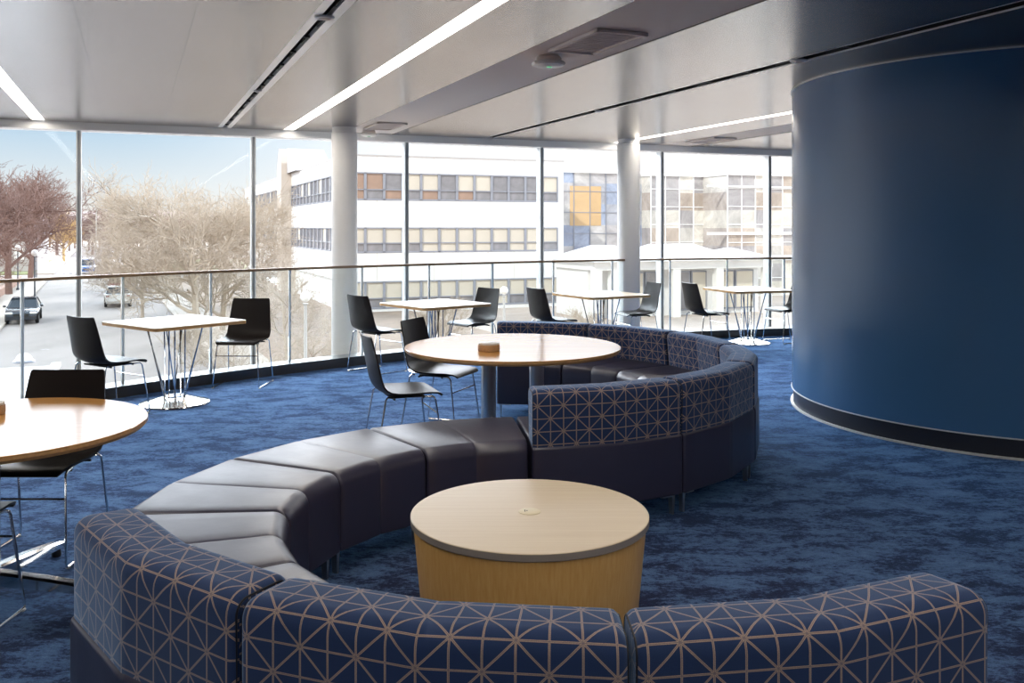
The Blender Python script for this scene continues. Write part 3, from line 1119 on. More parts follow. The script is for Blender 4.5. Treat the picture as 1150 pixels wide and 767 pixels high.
chairs = [((-3.415, 7.73), 57, 'black shell chair seen from behind at the leftmost square table, on its street side'),
          ((-2.70, 9.17), 268, 'black shell chair facing the room at the leftmost square table, right of it'),
          ((-1.485, 10.03), 45, 'black shell chair seen from behind, left of the second square table'),
          ((-0.47, 10.85), 223, 'black shell chair right of the second square table, under the lamp globe outside'),
          ((0.50, 11.18), 33, 'black shell chair seen from behind, left of the third square table'),
          ((1.64, 12.03), 200, 'black shell chair right of the third square table, beside the right column'),
          ((2.58, 12.12), 20, 'black shell chair left of the square table nearest the blue drum wall'),
          ((3.80, 12.62), 200, 'black shell chair half hidden by the edge of the blue drum wall'),
          ((-0.76, 6.35), 20, 'black shell chair nearest the camera at the big round table, in side view'),
          ((-0.56, 7.22), -22, 'black shell chair behind the left rim of the big round table'),
          ((-2.29, 4.45), 270, 'dark shell chair behind the round table at the left edge, back above its top'),
          ((-2.25, 3.55), 90, 'chair cut by the left edge, only its front leg and seat corner in view')]
cp = None
for (p, deg, lab) in chairs:
    if cp is None:
        cp = make_chair((p[0], p[1], 0), math.radians(deg), lab)
    else:
        dup(cp, (p[0], p[1], 0), math.radians(deg), lab)


# ------------------------------------------------------------------ outside
def gz(px, y):
    """ground point below a pixel"""
    Y = F * (HC - GROUND) / (y - HOR)
    return hit(px, Y), Y


gp = MB()
gp.add([(-400, -60, GROUND), (400, -60, GROUND), (400, 900, GROUND), (-400, 900, GROUND)], [(0, 1, 2, 3)])
struct('ground', gp, plaza_m, 'sunlit beige paving outside', smooth=0)
# street: runs away to the left
sd = Vector((-0.412, 0.911)).normalized(); sn = Vector((sd.y, -sd.x))
o_l = Vector((-28.5, 50.8))


def strip(mb, off0, off1, t0, t1, z, h=0.0):
    P = [o_l + sn * off0 + sd * t0, o_l + sn * off1 + sd * t0, o_l + sn * off1 + sd * t1, o_l + sn * off0 + sd * t1]
    if h == 0:
        mb.add([(p.x, p.y, z) for p in P], [(0, 1, 2, 3)])
    else:
        mb.prism([(p.x, p.y) for p in P], z, z + h)
    return mb


st = MB()
strip(st, 0, 9.4, -45, 300, GROUND + 0.02)
strip(st, -140, 60, 52, 66, GROUND + 0.024)
struct('street', st, asphalt, 'worn asphalt street with a crossing', smooth=0)
sw = MB()
strip(sw, -2.2, 0, -45, 51.5, GROUND, 0.15)
strip(sw, 9.4, 11.6, -45, 51.5, GROUND, 0.15)
strip(sw, -2.2, 0, 66.5, 250, GROUND, 0.15)
struct('sidewalk', sw, sidewalk_m, 'pale pavement along the street', smooth=0)
mu = MB()
strip(mu, -40, -2.5, -40, 50, GROUND, 0.55)
struct('terrain', mu, mulch_m, 'brown planting bed behind the low wall', smooth=0)
gb = MB()
strip(gb, 11.6, 24.5, -42, 51, GROUND, 0.06)
struct('field', gb, pbr('dead_grass', (0.33, 0.25, 0.19), 0.95, noise=0.35, nscale=1.2), 'tan ground with leaf litter below the pale bare trees', smooth=0)
lw = MB()
strip(lw, -40, -2.2, 67, 120, GROUND, 0.12)
strip(lw, 11.6, 60, 67, 110, GROUND, 0.12)
struct('lawn', lw, lawn_m, 'dull winter lawn beyond the crossing', smooth=0)
wl = MB()
strip(wl, -2.55, -2.2, -40, 48, GROUND, 0.75)
struct('curb', wl, brick_m, 'low brick retaining wall along the pavement', smooth=0)
cw = MB()
for k in range(12):
    strip(cw, 0.5 + k * 0.75, 0.9 + k * 0.75, 49.2, 51.4, GROUND + 0.03)
    strip(cw, 0.5 + k * 0.75, 0.9 + k * 0.75, 66.4, 68.6, GROUND + 0.03)
struct('crosswalk_marking', cw, paint_white, smooth=0)
# hills
hl = MB()
nh = 60
hv = []
for i in range(nh + 1):
    x = -520 + 620 * i / nh
    hgt = 7.5 + 3.0 * math.sin(i * 0.33) + 1.6 * math.sin(i * 0.9 + 1)
    hv += [(x, 520, GROUND), (x, 600, hgt), (x, 760, hgt * 1.4)]
hf = []
for i in range(nh):
    for k in range(2):
        hf.append((i * 3 + k, (i + 1) * 3 + k, (i + 1) * 3 + k + 1, i * 3 + k + 1))
hl.add(hv, hf)
struct('hills', hl, hill_m, 'low wooded hill on the horizon')


# trees --------------------------------------------------------------
def tree_mesh(name, m, height, spread, seed, levels=5, kids=(5, 5, 4, 4, 3), trunk=0.22, low=0.25, droop=0.0, rad=0.16, twig=0.012):
    rnd = random.Random(seed)
    mb = MB()

    def branch(p, d, ln, r, lv):
        seg = 3 if lv < 2 else 2
        pts = [p]
        q = p.copy(); dd = d.copy()
        for i in range(seg):
            jitter = Vector((rnd.uniform(-1, 1), rnd.uniform(-1, 1), rnd.uniform(-0.6, 0.8))) * (0.10 + 0.07 * lv)
            dd = (dd + jitter - Vector((0, 0, droop * lv * 0.08))).normalized()
            q = q + dd * (ln / seg)
            pts.append(q.copy())
        rr = max(r, twig)
        mb.tube(pts, rr, 3 if lv > 1 else 6, cap=False, r2=max(rr * 0.55, twig * 0.7))
        if lv >= levels:
            return
        nk = kids[lv]
        for k in range(nk):
            f = (low if lv == 0 else 0.25) + (1.0 - (low if lv == 0 else 0.25)) * (k + rnd.random() * 0.8) / nk
            f = min(f, 1.0)
            j = min(int(f * seg), seg - 1)
            fr = f * seg - j
            bp = pts[j].lerp(pts[j + 1], fr)
            base_d = (pts[j + 1] - pts[j]).normalized()
            az = rnd.uniform(0, 2 * PI) if lv else (2 * PI * k / nk * 1.62 + rnd.uniform(-.4, .4))
            side = base_d.orthogonal().normalized()
            side.rotate(Matrix.Rotation(az, 3, base_d))
            up = 0.55 if lv == 0 else 0.75
            nd = (base_d * up + side * (spread if lv == 0 else 0.75) + Vector((0, 0, 0.15))).normalized()
            branch(bp, nd, ln * rnd.uniform(0.55, 0.78) * (1.0 if lv else 0.85), r * 0.52, lv + 1)
    branch(Vector((0, 0, 0)), Vector((0, 0, 1)), height * 0.52, rad, 0)
    zs = max(v[2] for v in mb.v)
    sc = height / zs
    mb.v = [(a * sc, b * sc, max(c * sc, -0.1)) for a, b, c in mb.v]
    return mb.mesh(name, m, 0)


def tree(me, x, y, label, rz=0.0, sc=1.0, z=GROUND, group='bare trees outside', name='bare_tree'):
    o = link(name, me, None, (x, y, z), rz)
    o.scale = (sc, sc, sc)
    tag(o, label, 'tree' if name != 'bare_shrub' else 'shrub', group)
    return o


big1 = tree_mesh('bare_tree', bark_tan, 9.0, 1.15, 3, levels=6, kids=(8, 6, 5, 4, 3, 2), low=0.14, rad=0.17, twig=0.0085)
x, y = hit(222, 43), 43
tree(big1, x, y, 'big pale bare tree filling the second window, behind the leftmost square table', 0.4)
big2 = tree_mesh('bare_tree', bark_pale, 7.4, 0.9, 11, levels=6, kids=(9, 6, 5, 4, 3, 2), low=0.2, rad=0.14, twig=0.0085)
tree(big1, hit(250, 50), 50, 'pale bare tree behind the right part of the big one, left of the second mullion', 2.9, 0.95)
tree(big2, hit(160, 58), 58, 'pale bare tree left of the big one, behind the parked cars', 1.2)
mid = tree_mesh('bare_tree', bark_pale, 5.6, 0.9, 21, levels=5, kids=(7, 5, 4, 4, 3), low=0.2, rad=0.09, twig=0.008)
tree(mid, hit(322, 38), 38, 'slim pale bare tree in front of the white building by the left column', 0.1)
tree(mid, hit(262, 30), 30, 'low bare tree directly behind the right chair of the leftmost square table', 2.1, 0.62)
tree(mid, hit(350, 32), 32, 'small bare tree just left of the left column', 4.0, 0.6)
shrub = tree_mesh('bare_shrub', bark_tan, 2.2, 1.1, 31, levels=4, kids=(9, 6, 5, 4), low=0.05, rad=0.03, twig=0.007)
for (px, yy, sc, lab) in ((215, 36, 1.0, 'bare tan shrub under the big pale tree'), (300, 27, 0.9, 'bare tan shrub below the third window, left of the column'),
                          (360, 26, 0.8, 'bare tan shrub beside the foot of the left column'), (480, 44, 0.9, 'tan shrub in front of the white building, above the second square table'),
                          (500, 46, 1.1, 'taller tan shrub at the base of the white building'), (660, 42, 1.0, 'tan shrub outside, just left of the right column')):
    tree(shrub, hit(px, yy), yy, lab, px * 0.37, sc, group='bare shrubs outside', name='bare_shrub')
red = tree_mesh('bare_tree', bark_red, 11.0, 0.75, 41, levels=6, kids=(7, 5, 4, 4, 3, 2), low=0.3, rad=0.30, twig=0.016)
tree(red, hit(10, 72), 72, 'reddish-brown bare tree at the left edge of the photo, nearer the street', 0.3, z=GROUND + 0.5)
tree(red, hit(34, 92), 92, 'reddish-brown bare tree behind the one at the left edge', 2.4, 1.0, z=GROUND + 0.5)
tree(red, hit(-30, 60), 60, 'reddish-brown bare tree with limbs reaching in from the left edge', 4.4, 0.9, z=GROUND + 0.5)
yel = tree_mesh('bare_tree', bark_yellow, 9.0, 0.6, 51, levels=5, kids=(6, 5, 4, 4, 3), low=0.35, rad=0.24, twig=0.022)
tree(yel, hit(72, 150), 150, 'yellowish tree beyond the crossing, left of the first mullion', 0.0)
far = tree_mesh('bare_tree', bark_grey, 9.0, 0.75, 61, levels=5, kids=(6, 5, 4, 4, 3), low=0.25, rad=0.25, twig=0.035)
rnd = random.Random(5)
nfar = 0
for px in (44, 56, 64, 84, 100, 112, 122, 134, 146, 118, 92, 158, 172, 190, 78, 104, 130, 48, 203, 216, 229, 242, 255, 268, 281, 296, 310, 325):
    yy = rnd.uniform(185, 270)
    tree(far, hit(px, yy), yy, 'distant grey-brown bare tree in the tree line at the end of the street', rnd.uniform(0, 6), rnd.uniform(0.9, 1.25), group='distant trees at the end of the street')


# white office building ---------------------------------------------
SB, SE, UB = 13.07, 29.15, 60.5
bt = thing('office_building', 'white three-storey office building with bands of dark-framed windows', 'building', R(SB, UB, 0), ROT)
wl = MB()
bands = [(3.40, 5.28), (-0.16, 1.56), (-3.95, -2.09)]
levels = [GROUND, -3.95, -2.09, -0.16, 1.56, 3.40, 5.28, 6.38]
LB = SE - SB; LA = 60.0
for i in range(0, 8, 2):
    z0, z1 = levels[i], levels[i + 1]
    wl.box((LB / 2, LA / 2, (z0 + z1) / 2), (LB, LA, z1 - z0))
for (z0, z1) in bands:      # core behind the windows and the plain end pier
    wl.box((LB / 2 - 0.1, LA / 2 + 0.15, (z0 + z1) / 2), (LB - 0.9, LA - 0.5, z1 - z0))
    wl.box((LB - 0.22, LA / 2, (z0 + z1) / 2), (0.44, LA, z1 - z0))
obj('wall', wl, facade_white, bt, smooth=0)
rf = MB()
rf.box((LB / 2, LA / 2, 6.42), (LB + 0.1, LA + 0.1, 0.10))
obj('parapet_cap', rf, roof_grey, bt, smooth=0)
jn = MB()
for k in range(1, 8):
    for (z0, z1) in ((5.28, 6.36), (1.56, 3.40), (-2.09, -0.16)):
        jn.box((k * LB / 8 + 0.1, -0.001, (z0 + z1) / 2), (0.03, 0.012, z1 - z0))
obj('panel_seam', jn, blind_m, bt, smooth=0)


def window_meshes(w, h):
    t = 0.085
    fr = MB()
    split = h * 0.38
    for x in (-w / 2 + t / 2, w / 2 - t / 2):
        fr.box((x, -0.02, 0), (t, 0.14, h))
    for z, tt in ((-h / 2 + t / 2, t * 1.3), (h / 2 - t / 2, t), (-h / 2 + split, t * 0.8)):
        fr.box((0, -0.02, z), (w, 0.14, tt))
    up = MB().box((0, 0.03, (split) / 2), (w - t, 0.02, h - split))
    lo = MB().box((0, 0.03, -h / 2 + split / 2), (w - t, 0.02, split))
    return fr.mesh('window', win_frame, 0), up, lo


wB = (LB - 0.44) / 12
variants = {}
rnd = random.Random(9)
for bi, (z0, z1) in enumerate(bands):
    h = z1 - z0
    frm, up, lo = window_meshes(wB, h)
    ups = {m.name: up.mesh('pane', m, 0) for m in (pane_dark, blind_m, brown_pane)}
    los = {m.name: lo.mesh('pane', m, 0) for m in (pane_dark, blind_m, brown_pane)}
    for k in range(12):
        w = link('window', frm, bt, (wB * (k + 0.5), 0.06, (z0 + z1) / 2))
        if bi == 0:
            a = ('brown_pane' if k < 2 else rnd.choice(['blind', 'blind', 'pane_dark', 'pane_dark'])); b = rnd.choice(['pane_dark', 'brown_pane', 'pane_dark'])
        elif bi == 1:
            a = rnd.choice(['blind'] * 4 + ['pane_dark']); b = rnd.choice(['pane_dark', 'blind'])
        else:
            a = 'blind'; b = rnd.choice(['pane_dark', 'blind'])
        link('pane', ups[a], w); link('pane', los[b], w)
wA = 1.62
for bi, (z0, z1) in enumerate(bands[:2]):
    h = z1 - z0
    frm, up, lo = window_meshes(wA, h)
    ups = {m.name: up.mesh('pane', m, 0) for m in (pane_dark, blind_m)}
    los = {m.name: lo.mesh('pane', m, 0) for m in (pane_dark, blind_m)}
    for k in range(30):
        w = link('window', frm, bt, (0.06, wA * (k + 0.5) + 0.3, (z0 + z1) / 2), -PI / 2)
        link('pane', ups[rnd.choice(['pane_dark', 'blind', 'pane_dark'])], w); link('pane', los['pane_dark'], w)
# stair tower fin with sloping top on the left flank
tw = MB()
yt = 24.2
ty0, ty1 = yt - 1.3, yt + 1.3
vs = [(-0.9, ty0, GROUND), (-0.9, ty1, GROUND), (-0.9, ty1, 6.6), (-0.9, yt, 8.7), (-0.9, ty0, 7.3)]
vs += [(3.0, b, c) for (a, b, c) in vs]
tw.add(vs, [(0, 1, 2, 3, 4), (9, 8, 7, 6, 5), (0, 4, 9, 5), (1, 6, 7, 2), (2, 7, 8, 3), (3, 8, 9, 4)])
obj('stair_tower', tw, pbr('tower_stone', (0.60, 0.53, 0.46), 0.8, noise=0.08, nscale=2), bt, smooth=0)
ph = MB()
vs = [(-0.4, yt - 6.0, 6.4), (2.8, yt - 6.0, 6.4), (2.8, yt - 1.3, 6.4), (-0.4, yt - 1.3, 6.4), (-0.4, yt - 2.0, 8.6), (2.8, yt - 2.0, 8.6), (2.8, yt - 1.3, 8.6), (-0.4, yt - 1.3, 8.6)]
ph.add(vs, [(0, 1, 5, 4), (0, 4, 7, 3), (1, 2, 6, 5), (4, 5, 6, 7), (2, 3, 7, 6)])
obj('roof_hatch', ph, roof_grey, bt, smooth=0)


# glass office wings -------------------------------------------------
def curtain(name, label, s0, s1, u, depth, z0, z1, gm, cw, ch, extra=None, frame=None):
    t = thing(name, label, 'building', R(s0, u, 0), ROT)
    w = s1 - s0
    obj('glazing', MB().box((w / 2, depth / 2, (z0 + z1) / 2), (w, depth, z1 - z0)), gm, t, smooth=0)
    g = MB()
    n = int(w / cw)
    for i in range(n + 1):
        g.box((min(i * cw, w), -0.03, (z0 + z1) / 2), (0.07, 0.1, z1 - z0))
    m = int((z1 - z0) / ch)
    for j in range(m + 1):
        g.box((w / 2, -0.03, z0 + j * ch), (w, 0.08, 0.06))
    obj('mullion_grid', g, frame or win_frame, t, smooth=0)
    c = MB().box((w / 2, depth / 2 - 0.1, z1 + 0.12), (w + 0.3, depth + 0.3, 0.24))
    obj('roof_edge', c, facade_white, t, smooth=0)
    return t


c_t = curtain('glass_building', 'blue-grey glass building beside the white one, with an orange panel', 29.2, 41.0, 68, 12, GROUND, 6.1, cglass, 1.5, 1.75)
op = MB()
op.box((5.6, -0.01, 3.35), (2.9, 0.05, 3.3))
obj('orange_panel', op, orange_panel, c_t, smooth=0)
curtain('glass_building', 'pale gridded glass building with white frames, in the window by the blue drum wall', 40.2, 45.4, 66.5, 12, GROUND, 5.9, dglass, 1.4, 1.5, frame=white_paint)
d_t = curtain('glass_building', 'projecting cream-windowed glass wing at the far right, partly hidden by the drum wall', 45.4, 62.0, 63, 14, GROUND, 5.9, dglass, 1.4, 1.5, frame=white_paint)
lg = MB()
lg.box((5, -0.12, 1.05), (14, 0.3, 0.22)); lg.box((5, -0.1, -0.9), (14, 0.25, 0.18)); lg.box((5, -0.1, 4.95), (14, 0.2, 0.16))
obj('ledge', lg, facade_white, d_t, smooth=0)
# low white pavilion in front
pv = thing('pavilion', 'low white pavilion with hipped roof in front of the glass buildings', 'building', R(26.2, 50, 0), ROT)
W = 13.5; zt = -0.55
pw = MB()
pw.box((W / 2, 3.0, (zt - 0.55 + zt) / 2), (W, 6, 0.55))
for x in (0.3, 1.5, 6.0, 9.3, W - 0.3):
    pw.box((x, 0.3, (GROUND + zt) / 2 - 0.25), (0.55, 0.5, zt - GROUND - 0.5))
pw.box((W / 2, 3.6, (GROUND + zt) / 2 - 0.25), (W - 0.4, 4.6, zt - GROUND - 0.5))
obj('wall', pw, facade_white, pv, smooth=0)
for (x0, x1) in ((1.9, 3.0), (3.1, 4.2), (4.3, 5.6), (6.5, 7.7), (7.8, 9.0), (9.8, 11.2), (11.3, 12.8)):
    w = obj('window', MB().box(((x0 + x1) / 2, 1.22, -2.6), (x1 - x0, 0.16, 2.6)), win_frame, pv, smooth=0)
    obj('pane', MB().box(((x0 + x1) / 2, 1.13, -2.6), (x1 - x0 - 0.2, 0.03, 2.4)), blind_m if int(x0) % 2 else pane_dark, w, smooth=0)
for (x0, x1, hh) in ((-0.4, 4.6, 0.95), (4.0, 10.8, 1.0), (10.2, 14.0, 0.7)):
    rf = MB()
    q = [(x0, -0.5, zt), (x1, -0.5, zt), (x1, 6.4, zt), (x0, 6.4, zt), (x0 + 1.7, 3, zt + hh), (x1 - 1.7, 3, zt + hh)]
    rf.add(q, [(0, 1, 5, 4), (1, 2, 5), (2, 3, 4, 5), (3, 0, 4), (3, 2, 1, 0)])
    obj('roof', rf, facade_white, pv, smooth=0)

# flat canopy roof below, with skylight domes
X0, Y0 = hit(66, 25.0), 25.0
cn = thing('entrance_canopy', 'flat pale canopy roof below the left windows', 'canopy', (X0, Y0, -2.3), ROT)
sl = MB().box((-7.0, -5.0, 0), (14, 10, 0.20), bev=0.03)
obj('roof_slab', sl, pbr('canopy_white', (0.62, 0.64, 0.66), 0.5), cn, smooth=0)
obj('edge_flashing', MB().box((-0.06, -5.0, 0.13), (0.22, 10, 0.10)), facade_white, cn, smooth=0)
pst = MB()
for (x, y) in ((-0.6, -0.6), (-0.6, -9.4), (-8, -0.6)):
    obj('post', MB().lathe([(0.12, GROUND + 2.3), (0.12, -0.05)], 20, (x, y, 0)), facade_white, cn)
dm = MB().lathe([(0.23 * math.cos(a), 0.23 * math.sin(a)) for a in [i * PI / 18 for i in range(9)]] + [(0.005, 0.23)], 28)
for (px, yy, lab) in ((27, 25.6, 'white skylight dome on the canopy roof, behind the glass joint at far left'),):
    t = thing('skylight_dome', lab, 'skylight', (hit(px, yy), yy, -2.2 + 0.02), 0)
    obj('dome', dm, lamp_glass, t)
    obj('rim', MB().lathe([(0.28, -0.03), (0.29, 0.0), (0.26, 0.03)], 28), win_frame, t)


# lamp posts ----------------------------------------------------------
def globe_lamp(px, Y, top_y, label, poleM, gr):
    z = HC - (top_y - HOR) * Y / F
    t = thing('globe_lamp', label, 'street lamp', (hit(px, Y), Y, GROUND), 0, 'globe lamp posts outside')
    hh = z - GROUND
    obj('pole', MB().lathe([(0.14, 0), (0.13, 0.25), (0.06, 0.35), (0.05, hh - 0.15), (0.10, hh - 0.08)], 14), poleM, t)
    obj('globe', MB().lathe([(max(0.02, gr * math.sin(a)), hh + gr * 0.8 - gr * math.cos(a)) for a in [i * PI / 12 for i in range(13)]], 20), lamp_glass, t)


globe_lamp(566, 40, 330, 'white globe lamp post outside, left of the third square table', pole_grey, 0.18)
globe_lamp(343, 30, 338, 'white globe lamp post outside, just left of the left column', pole_grey, 0.17)
globe_lamp(39, 66, 287, 'dark lamp post with white globe beside the reddish tree, nearer one', pole_dark, 0.24)
globe_lamp(41, 96, 276, 'dark lamp post with white globe on the far pavement corner', pole_dark, 0.26)
globe_lamp(20, 82, 281, 'dark lamp post with white globe between the reddish trees', pole_dark, 0.25)
t = thing('street_light', 'tall grey street light with a long arm, beyond the first mullion', 'street lamp', (hit(108, 150), 150, GROUND))
obj('pole', MB().tube([(0, 0, 0), (0, 0, 8.2), (0.3, 0, 8.9), (1.0, 0, 9.1)], 0.10, 8), pole_grey, t)
obj('lamp_head', MB().box((1.5, 0, 9.08), (1.0, 0.35, 0.16), bev=0.05), pole_grey, t)
# far house at the left edge
t = thing('house', 'grey house front far off behind the reddish trees', 'building', (hit(4, 120), 120, GROUND), 0.2)
obj('wall', MB().box((0, 0, 2.4), (9, 7, 4.8)), roof_grey, t, smooth=0)
hr = MB()
hr.add([(-5, -4, 4.8), (5, -4, 4.8), (5, 4, 4.8), (-5, 4, 4.8), (-5, 0, 7.2), (5, 0, 7.2)], [(0, 1, 5, 4), (2, 3, 4, 5), (1, 2, 5), (3, 0, 4)])
obj('roof', hr, win_frame, t, smooth=0)
for x in (-3, 0, 3):
    obj('window', MB().box((x, -3.52, 2.4), (1.3, 0.1, 1.6)), facade_white, t, smooth=0)


# cars -----------------------------------------------------------------
def car(px, py, paint, label, rz, Lc=4.5, Wc=1.84, suv=False):
    x, y = gz(px, py)
    t = thing('car', label, 'car', (x, y, GROUND + 0.024), rz, 'cars in the street')
    h0 = 0.28; hb = 0.92 if not suv else 1.05; hr = 1.44 if not suv else 1.72
    # side profile of the lower body (x forward)
    k = Lc / 4.5
    lower = [(-2.25, 0.45), (-2.22, 0.75), (-2.15, hb + 0.02), (-1.3, hb + 0.05), (0.75, hb), (1.9, hb - 0.14), (2.2, hb - 0.30), (2.25, 0.50), (2.2, h0), (-2.15, h0)]
    mb = MB()
    n = len(lower)
    ws = [0.90, 0.96, 1.0, 1.0, 1.0, 0.96, 0.90, 0.88, 0.86, 0.86]
    vs = []
    for (inn, sc) in ((0.0, 1.0),):
        pass
    rows = [(-1, 0.94), (-0.97, 1.0), (0.97, 1.0), (1, 0.94)]
    cz = 0.62
    for (yy, sc) in rows:
        for (p, w) in zip(lower, ws):
            vs.append((p[0] * k * (0.985 if abs(yy) == 1 else 1), yy * Wc / 2 * w, cz + (p[1] - cz) * sc))
    fs = [tuple(range(n)), tuple(3 * n + i for i in range(n - 1, -1, -1))]
    for j in range(3):
        for i in range(n):
            fs.append((j * n + i, j * n + (i + 1) % n, (j + 1) * n + (i + 1) % n, (j + 1) * n + i)[::-1])
    fs = [f[::-1] for f in fs]
    mb.add(vs, fs)
    body = obj('body', mb, paint, t, smooth=30)
    # cabin: glass house plus roof
    xr = -1.95 if suv else -1.55
    gh = MB()
    b0 = [(xr * k, -0.86), (0.85 * k, -0.84), (0.85 * k, 0.84), (xr * k, 0.86)]
    t0 = [((xr + (0.25 if suv else 0.55)) * k, -0.66), (0.05 * k, -0.64), (0.05 * k, 0.64), ((xr + (0.25 if suv else 0.55)) * k, 0.66)]
    vs = [(a, b * Wc / 1.84, hb - 0.02) for a, b in b0] + [(a, b * Wc / 1.84, hr - 0.06) for a, b in t0]
    gh.add(vs, [(0, 1, 5, 4), (1, 2, 6, 5), (2, 3, 7, 6), (3, 0, 4, 7), (4, 5, 6, 7)])
    obj('windows', gh, car_glass, t, smooth=0)
    rfm = MB()
    zc = hr - 0.03
    rfm.box(((t0[0][0] + t0[1][0]) / 2, 0, zc), (t0[1][0] - t0[0][0] + 0.12, 1.34 * Wc / 1.84, 0.07), bev=0.03)
    for (bq, tq) in zip(b0, t0):
        rfm.tube([(bq[0], bq[1] * Wc / 1.84, hb - 0.03), (tq[0], tq[1] * Wc / 1.84, hr - 0.05)], 0.04, 6)
    obj('roof', rfm, paint, t, smooth=30)
    for sx in (-1.38, 1.38):
        for sy in (-1, 1):
            w = MB()
            prof = [(0.20, -0.10), (0.32, -0.10), (0.335, -0.06), (0.335, 0.06), (0.32, 0.10), (0.20, 0.10)]
            w.lathe(prof, 20)
            w.v = [(a + sx * k, c + sy * (Wc / 2 - 0.12), b + 0.335) for a, b, c in w.v]
            wo = obj('wheel', w, rubber, t, smooth=40)
            hbm = MB().lathe([(0.02, -0.105), (0.20, -0.095), (0.20, 0.095), (0.02, 0.105)], 14)
            hbm.v = [(a + sx * k, c + sy * (Wc / 2 - 0.12), b + 0.335) for a, b, c in hbm.v]
            obj('hubcap', hbm, steel, wo, smooth=40)
    for sy in (-1, 1):
        obj('headlight', MB().box((2.16 * k, sy * 0.62 * Wc / 1.84, 0.68), (0.16, 0.36, 0.14), bev=0.04), lens, t)
        obj('tail_light', MB().box((-2.17 * k, sy * 0.68 * Wc / 1.84, 0.80), (0.10, 0.24, 0.16), bev=0.03), car_red, t)
        obj('side_mirror', MB().box((0.62 * k, sy * 1.0 * Wc / 1.84, hb + 0.06), (0.12, 0.18, 0.12), bev=0.03), paint, t)
    obj('grille', MB().box((2.20 * k, 0, 0.55), (0.10, 0.85, 0.20), bev=0.02), black, t, smooth=0)
    return t


street_a = math.atan2(sd.y, sd.x)
car(27, 361, car_dark, 'dark saloon car driving towards us in the street, behind the handrail at far left', street_a + PI, 4.7)
car(98, 307, car_blue, 'blue car at the crossing, just right of the first mullion', street_a + PI, 4.4, suv=True)
car(134, 330, car_red, 'dark red off-roader parked behind the left chair of the leftmost table', street_a, 4.5, suv=True)
car(132, 343, car_white, 'white car parked nearest in the row behind the leftmost table', street_a, 4.6)
car(136, 318, car_dark, 'dark car parked beyond the red one in the row', street_a, 4.5)

# ------------------------------------------------------------------ light, sky, camera
SKY_FILL = 7.2  # strength of the added bright sky band
w = bpy.data.worlds.new('World')
scn.world = w
w.use_nodes = True
nt = w.node_tree
nt.nodes.clear()
out = nt.nodes.new('ShaderNodeOutputWorld')
bg = nt.nodes.new('ShaderNodeBackground')
sun_dir = Vector((-0.45, -0.85, 0.62)).normalized()
tc = nt.nodes.new('ShaderNodeTexCoord')
sp = nt.nodes.new('ShaderNodeSeparateXYZ')
L(nt, tc.outputs['Generated'], sp.inputs[0])
# clear blue towards the street side, bright thin cloud towards the right, brighter higher up
blue = ramp(nt, sp.outputs[2], [(0.0, (0.43, 0.395, 0.35)), (0.04, (0.37, 0.39, 0.395)), (0.105, (0.225, 0.31, 0.385)), (0.16, (0.45, 0.5, 0.55)), (1.0, (0.30, 0.4, 0.55))])
cloud = ramp(nt, sp.outputs[2], [(0.0, (0.50, 0.48, 0.46)), (0.10, (0.49, 0.50, 0.51)), (0.16, (0.6, 0.62, 0.65)), (1.0, (0.30, 0.4, 0.55))])
mr = nt.nodes.new('ShaderNodeMapRange')
mr.interpolation_type = 'SMOOTHSTEP'
mr.inputs[1].default_value = -0.42; mr.inputs[2].default_value = -0.05
L(nt, sp.outputs[0], mr.inputs[0])
mixs = nt.nodes.new('ShaderNodeMix'); mixs.data_type = 'RGBA'
L(nt, mr.outputs[0], mixs.inputs[0]); L(nt, blue.outputs[0], mixs.inputs[6]); L(nt, cloud.outputs[0], mixs.inputs[7])
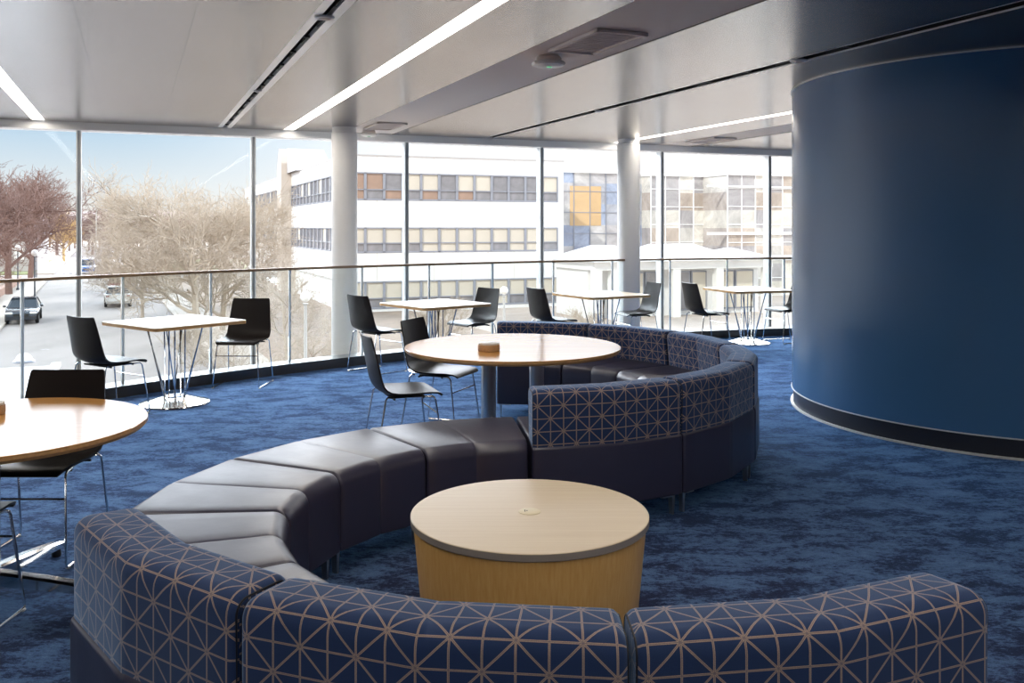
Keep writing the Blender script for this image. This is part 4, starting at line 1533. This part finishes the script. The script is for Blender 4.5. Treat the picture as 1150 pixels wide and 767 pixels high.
# unseen bright sky band added above the view to light room and tabletops
fill_band = ramp(nt, sp.outputs[2], [(0.12, (0, 0, 0)), (0.165, (0.05, 0.05, 0.05)), (0.19, (0.09, 0.09, 0.09)), (0.225, (0.45, 0.45, 0.45)), (0.27, (1, 1, 1)), (0.46, (1, 1, 1)), (0.66, (0, 0, 0))])
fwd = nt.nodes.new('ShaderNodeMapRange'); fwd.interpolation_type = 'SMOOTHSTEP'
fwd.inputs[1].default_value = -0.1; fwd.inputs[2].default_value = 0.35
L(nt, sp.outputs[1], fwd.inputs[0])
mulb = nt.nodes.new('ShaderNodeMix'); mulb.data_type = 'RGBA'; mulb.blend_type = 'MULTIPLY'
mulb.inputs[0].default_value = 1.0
L(nt, fill_band.outputs[0], mulb.inputs[6]); L(nt, fwd.outputs[0], mulb.inputs[7])
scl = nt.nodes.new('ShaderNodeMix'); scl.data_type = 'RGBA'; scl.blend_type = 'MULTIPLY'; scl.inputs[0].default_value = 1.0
scl.inputs[7].default_value = (SKY_FILL * 0.95, SKY_FILL, SKY_FILL * 1.08, 1)
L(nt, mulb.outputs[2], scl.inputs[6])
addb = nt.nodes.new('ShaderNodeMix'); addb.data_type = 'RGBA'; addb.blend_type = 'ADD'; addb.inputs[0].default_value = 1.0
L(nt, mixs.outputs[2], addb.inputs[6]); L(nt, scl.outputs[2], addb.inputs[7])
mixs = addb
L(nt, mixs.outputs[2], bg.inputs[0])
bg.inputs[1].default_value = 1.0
L(nt, bg.outputs[0], out.inputs[0])

sl = bpy.data.lights.new('sun', 'SUN')
sl.energy = 1.25
sl.angle = math.radians(0.6)
sl.color = (1.0, 0.95, 0.87)
so = bpy.data.objects.new('sun', sl)
COL.objects.link(so)
so.rotation_euler = (-sun_dir).to_track_quat('-Z', 'Y').to_euler()

cam = bpy.data.cameras.new('camera')
cam.sensor_width = 36.0
cam.sensor_fit = 'HORIZONTAL'
cam.lens = 36.0 * F / 1150.0
cam.shift_x = 0.0
cam.shift_y = -(383.5 - HOR) / 1150.0
cam.clip_end = 2000
co = bpy.data.objects.new('camera', cam)
COL.objects.link(co)
co.location = (0, 0, HC)
co.rotation_euler = (PI / 2, 0, 0)
scn.camera = co

scn.view_settings.view_transform = 'Standard'
scn.view_settings.look = 'None'
scn.view_settings.gamma = 1.0
scn.view_settings.exposure = 1.2
scn.view_settings.use_curve_mapping = False
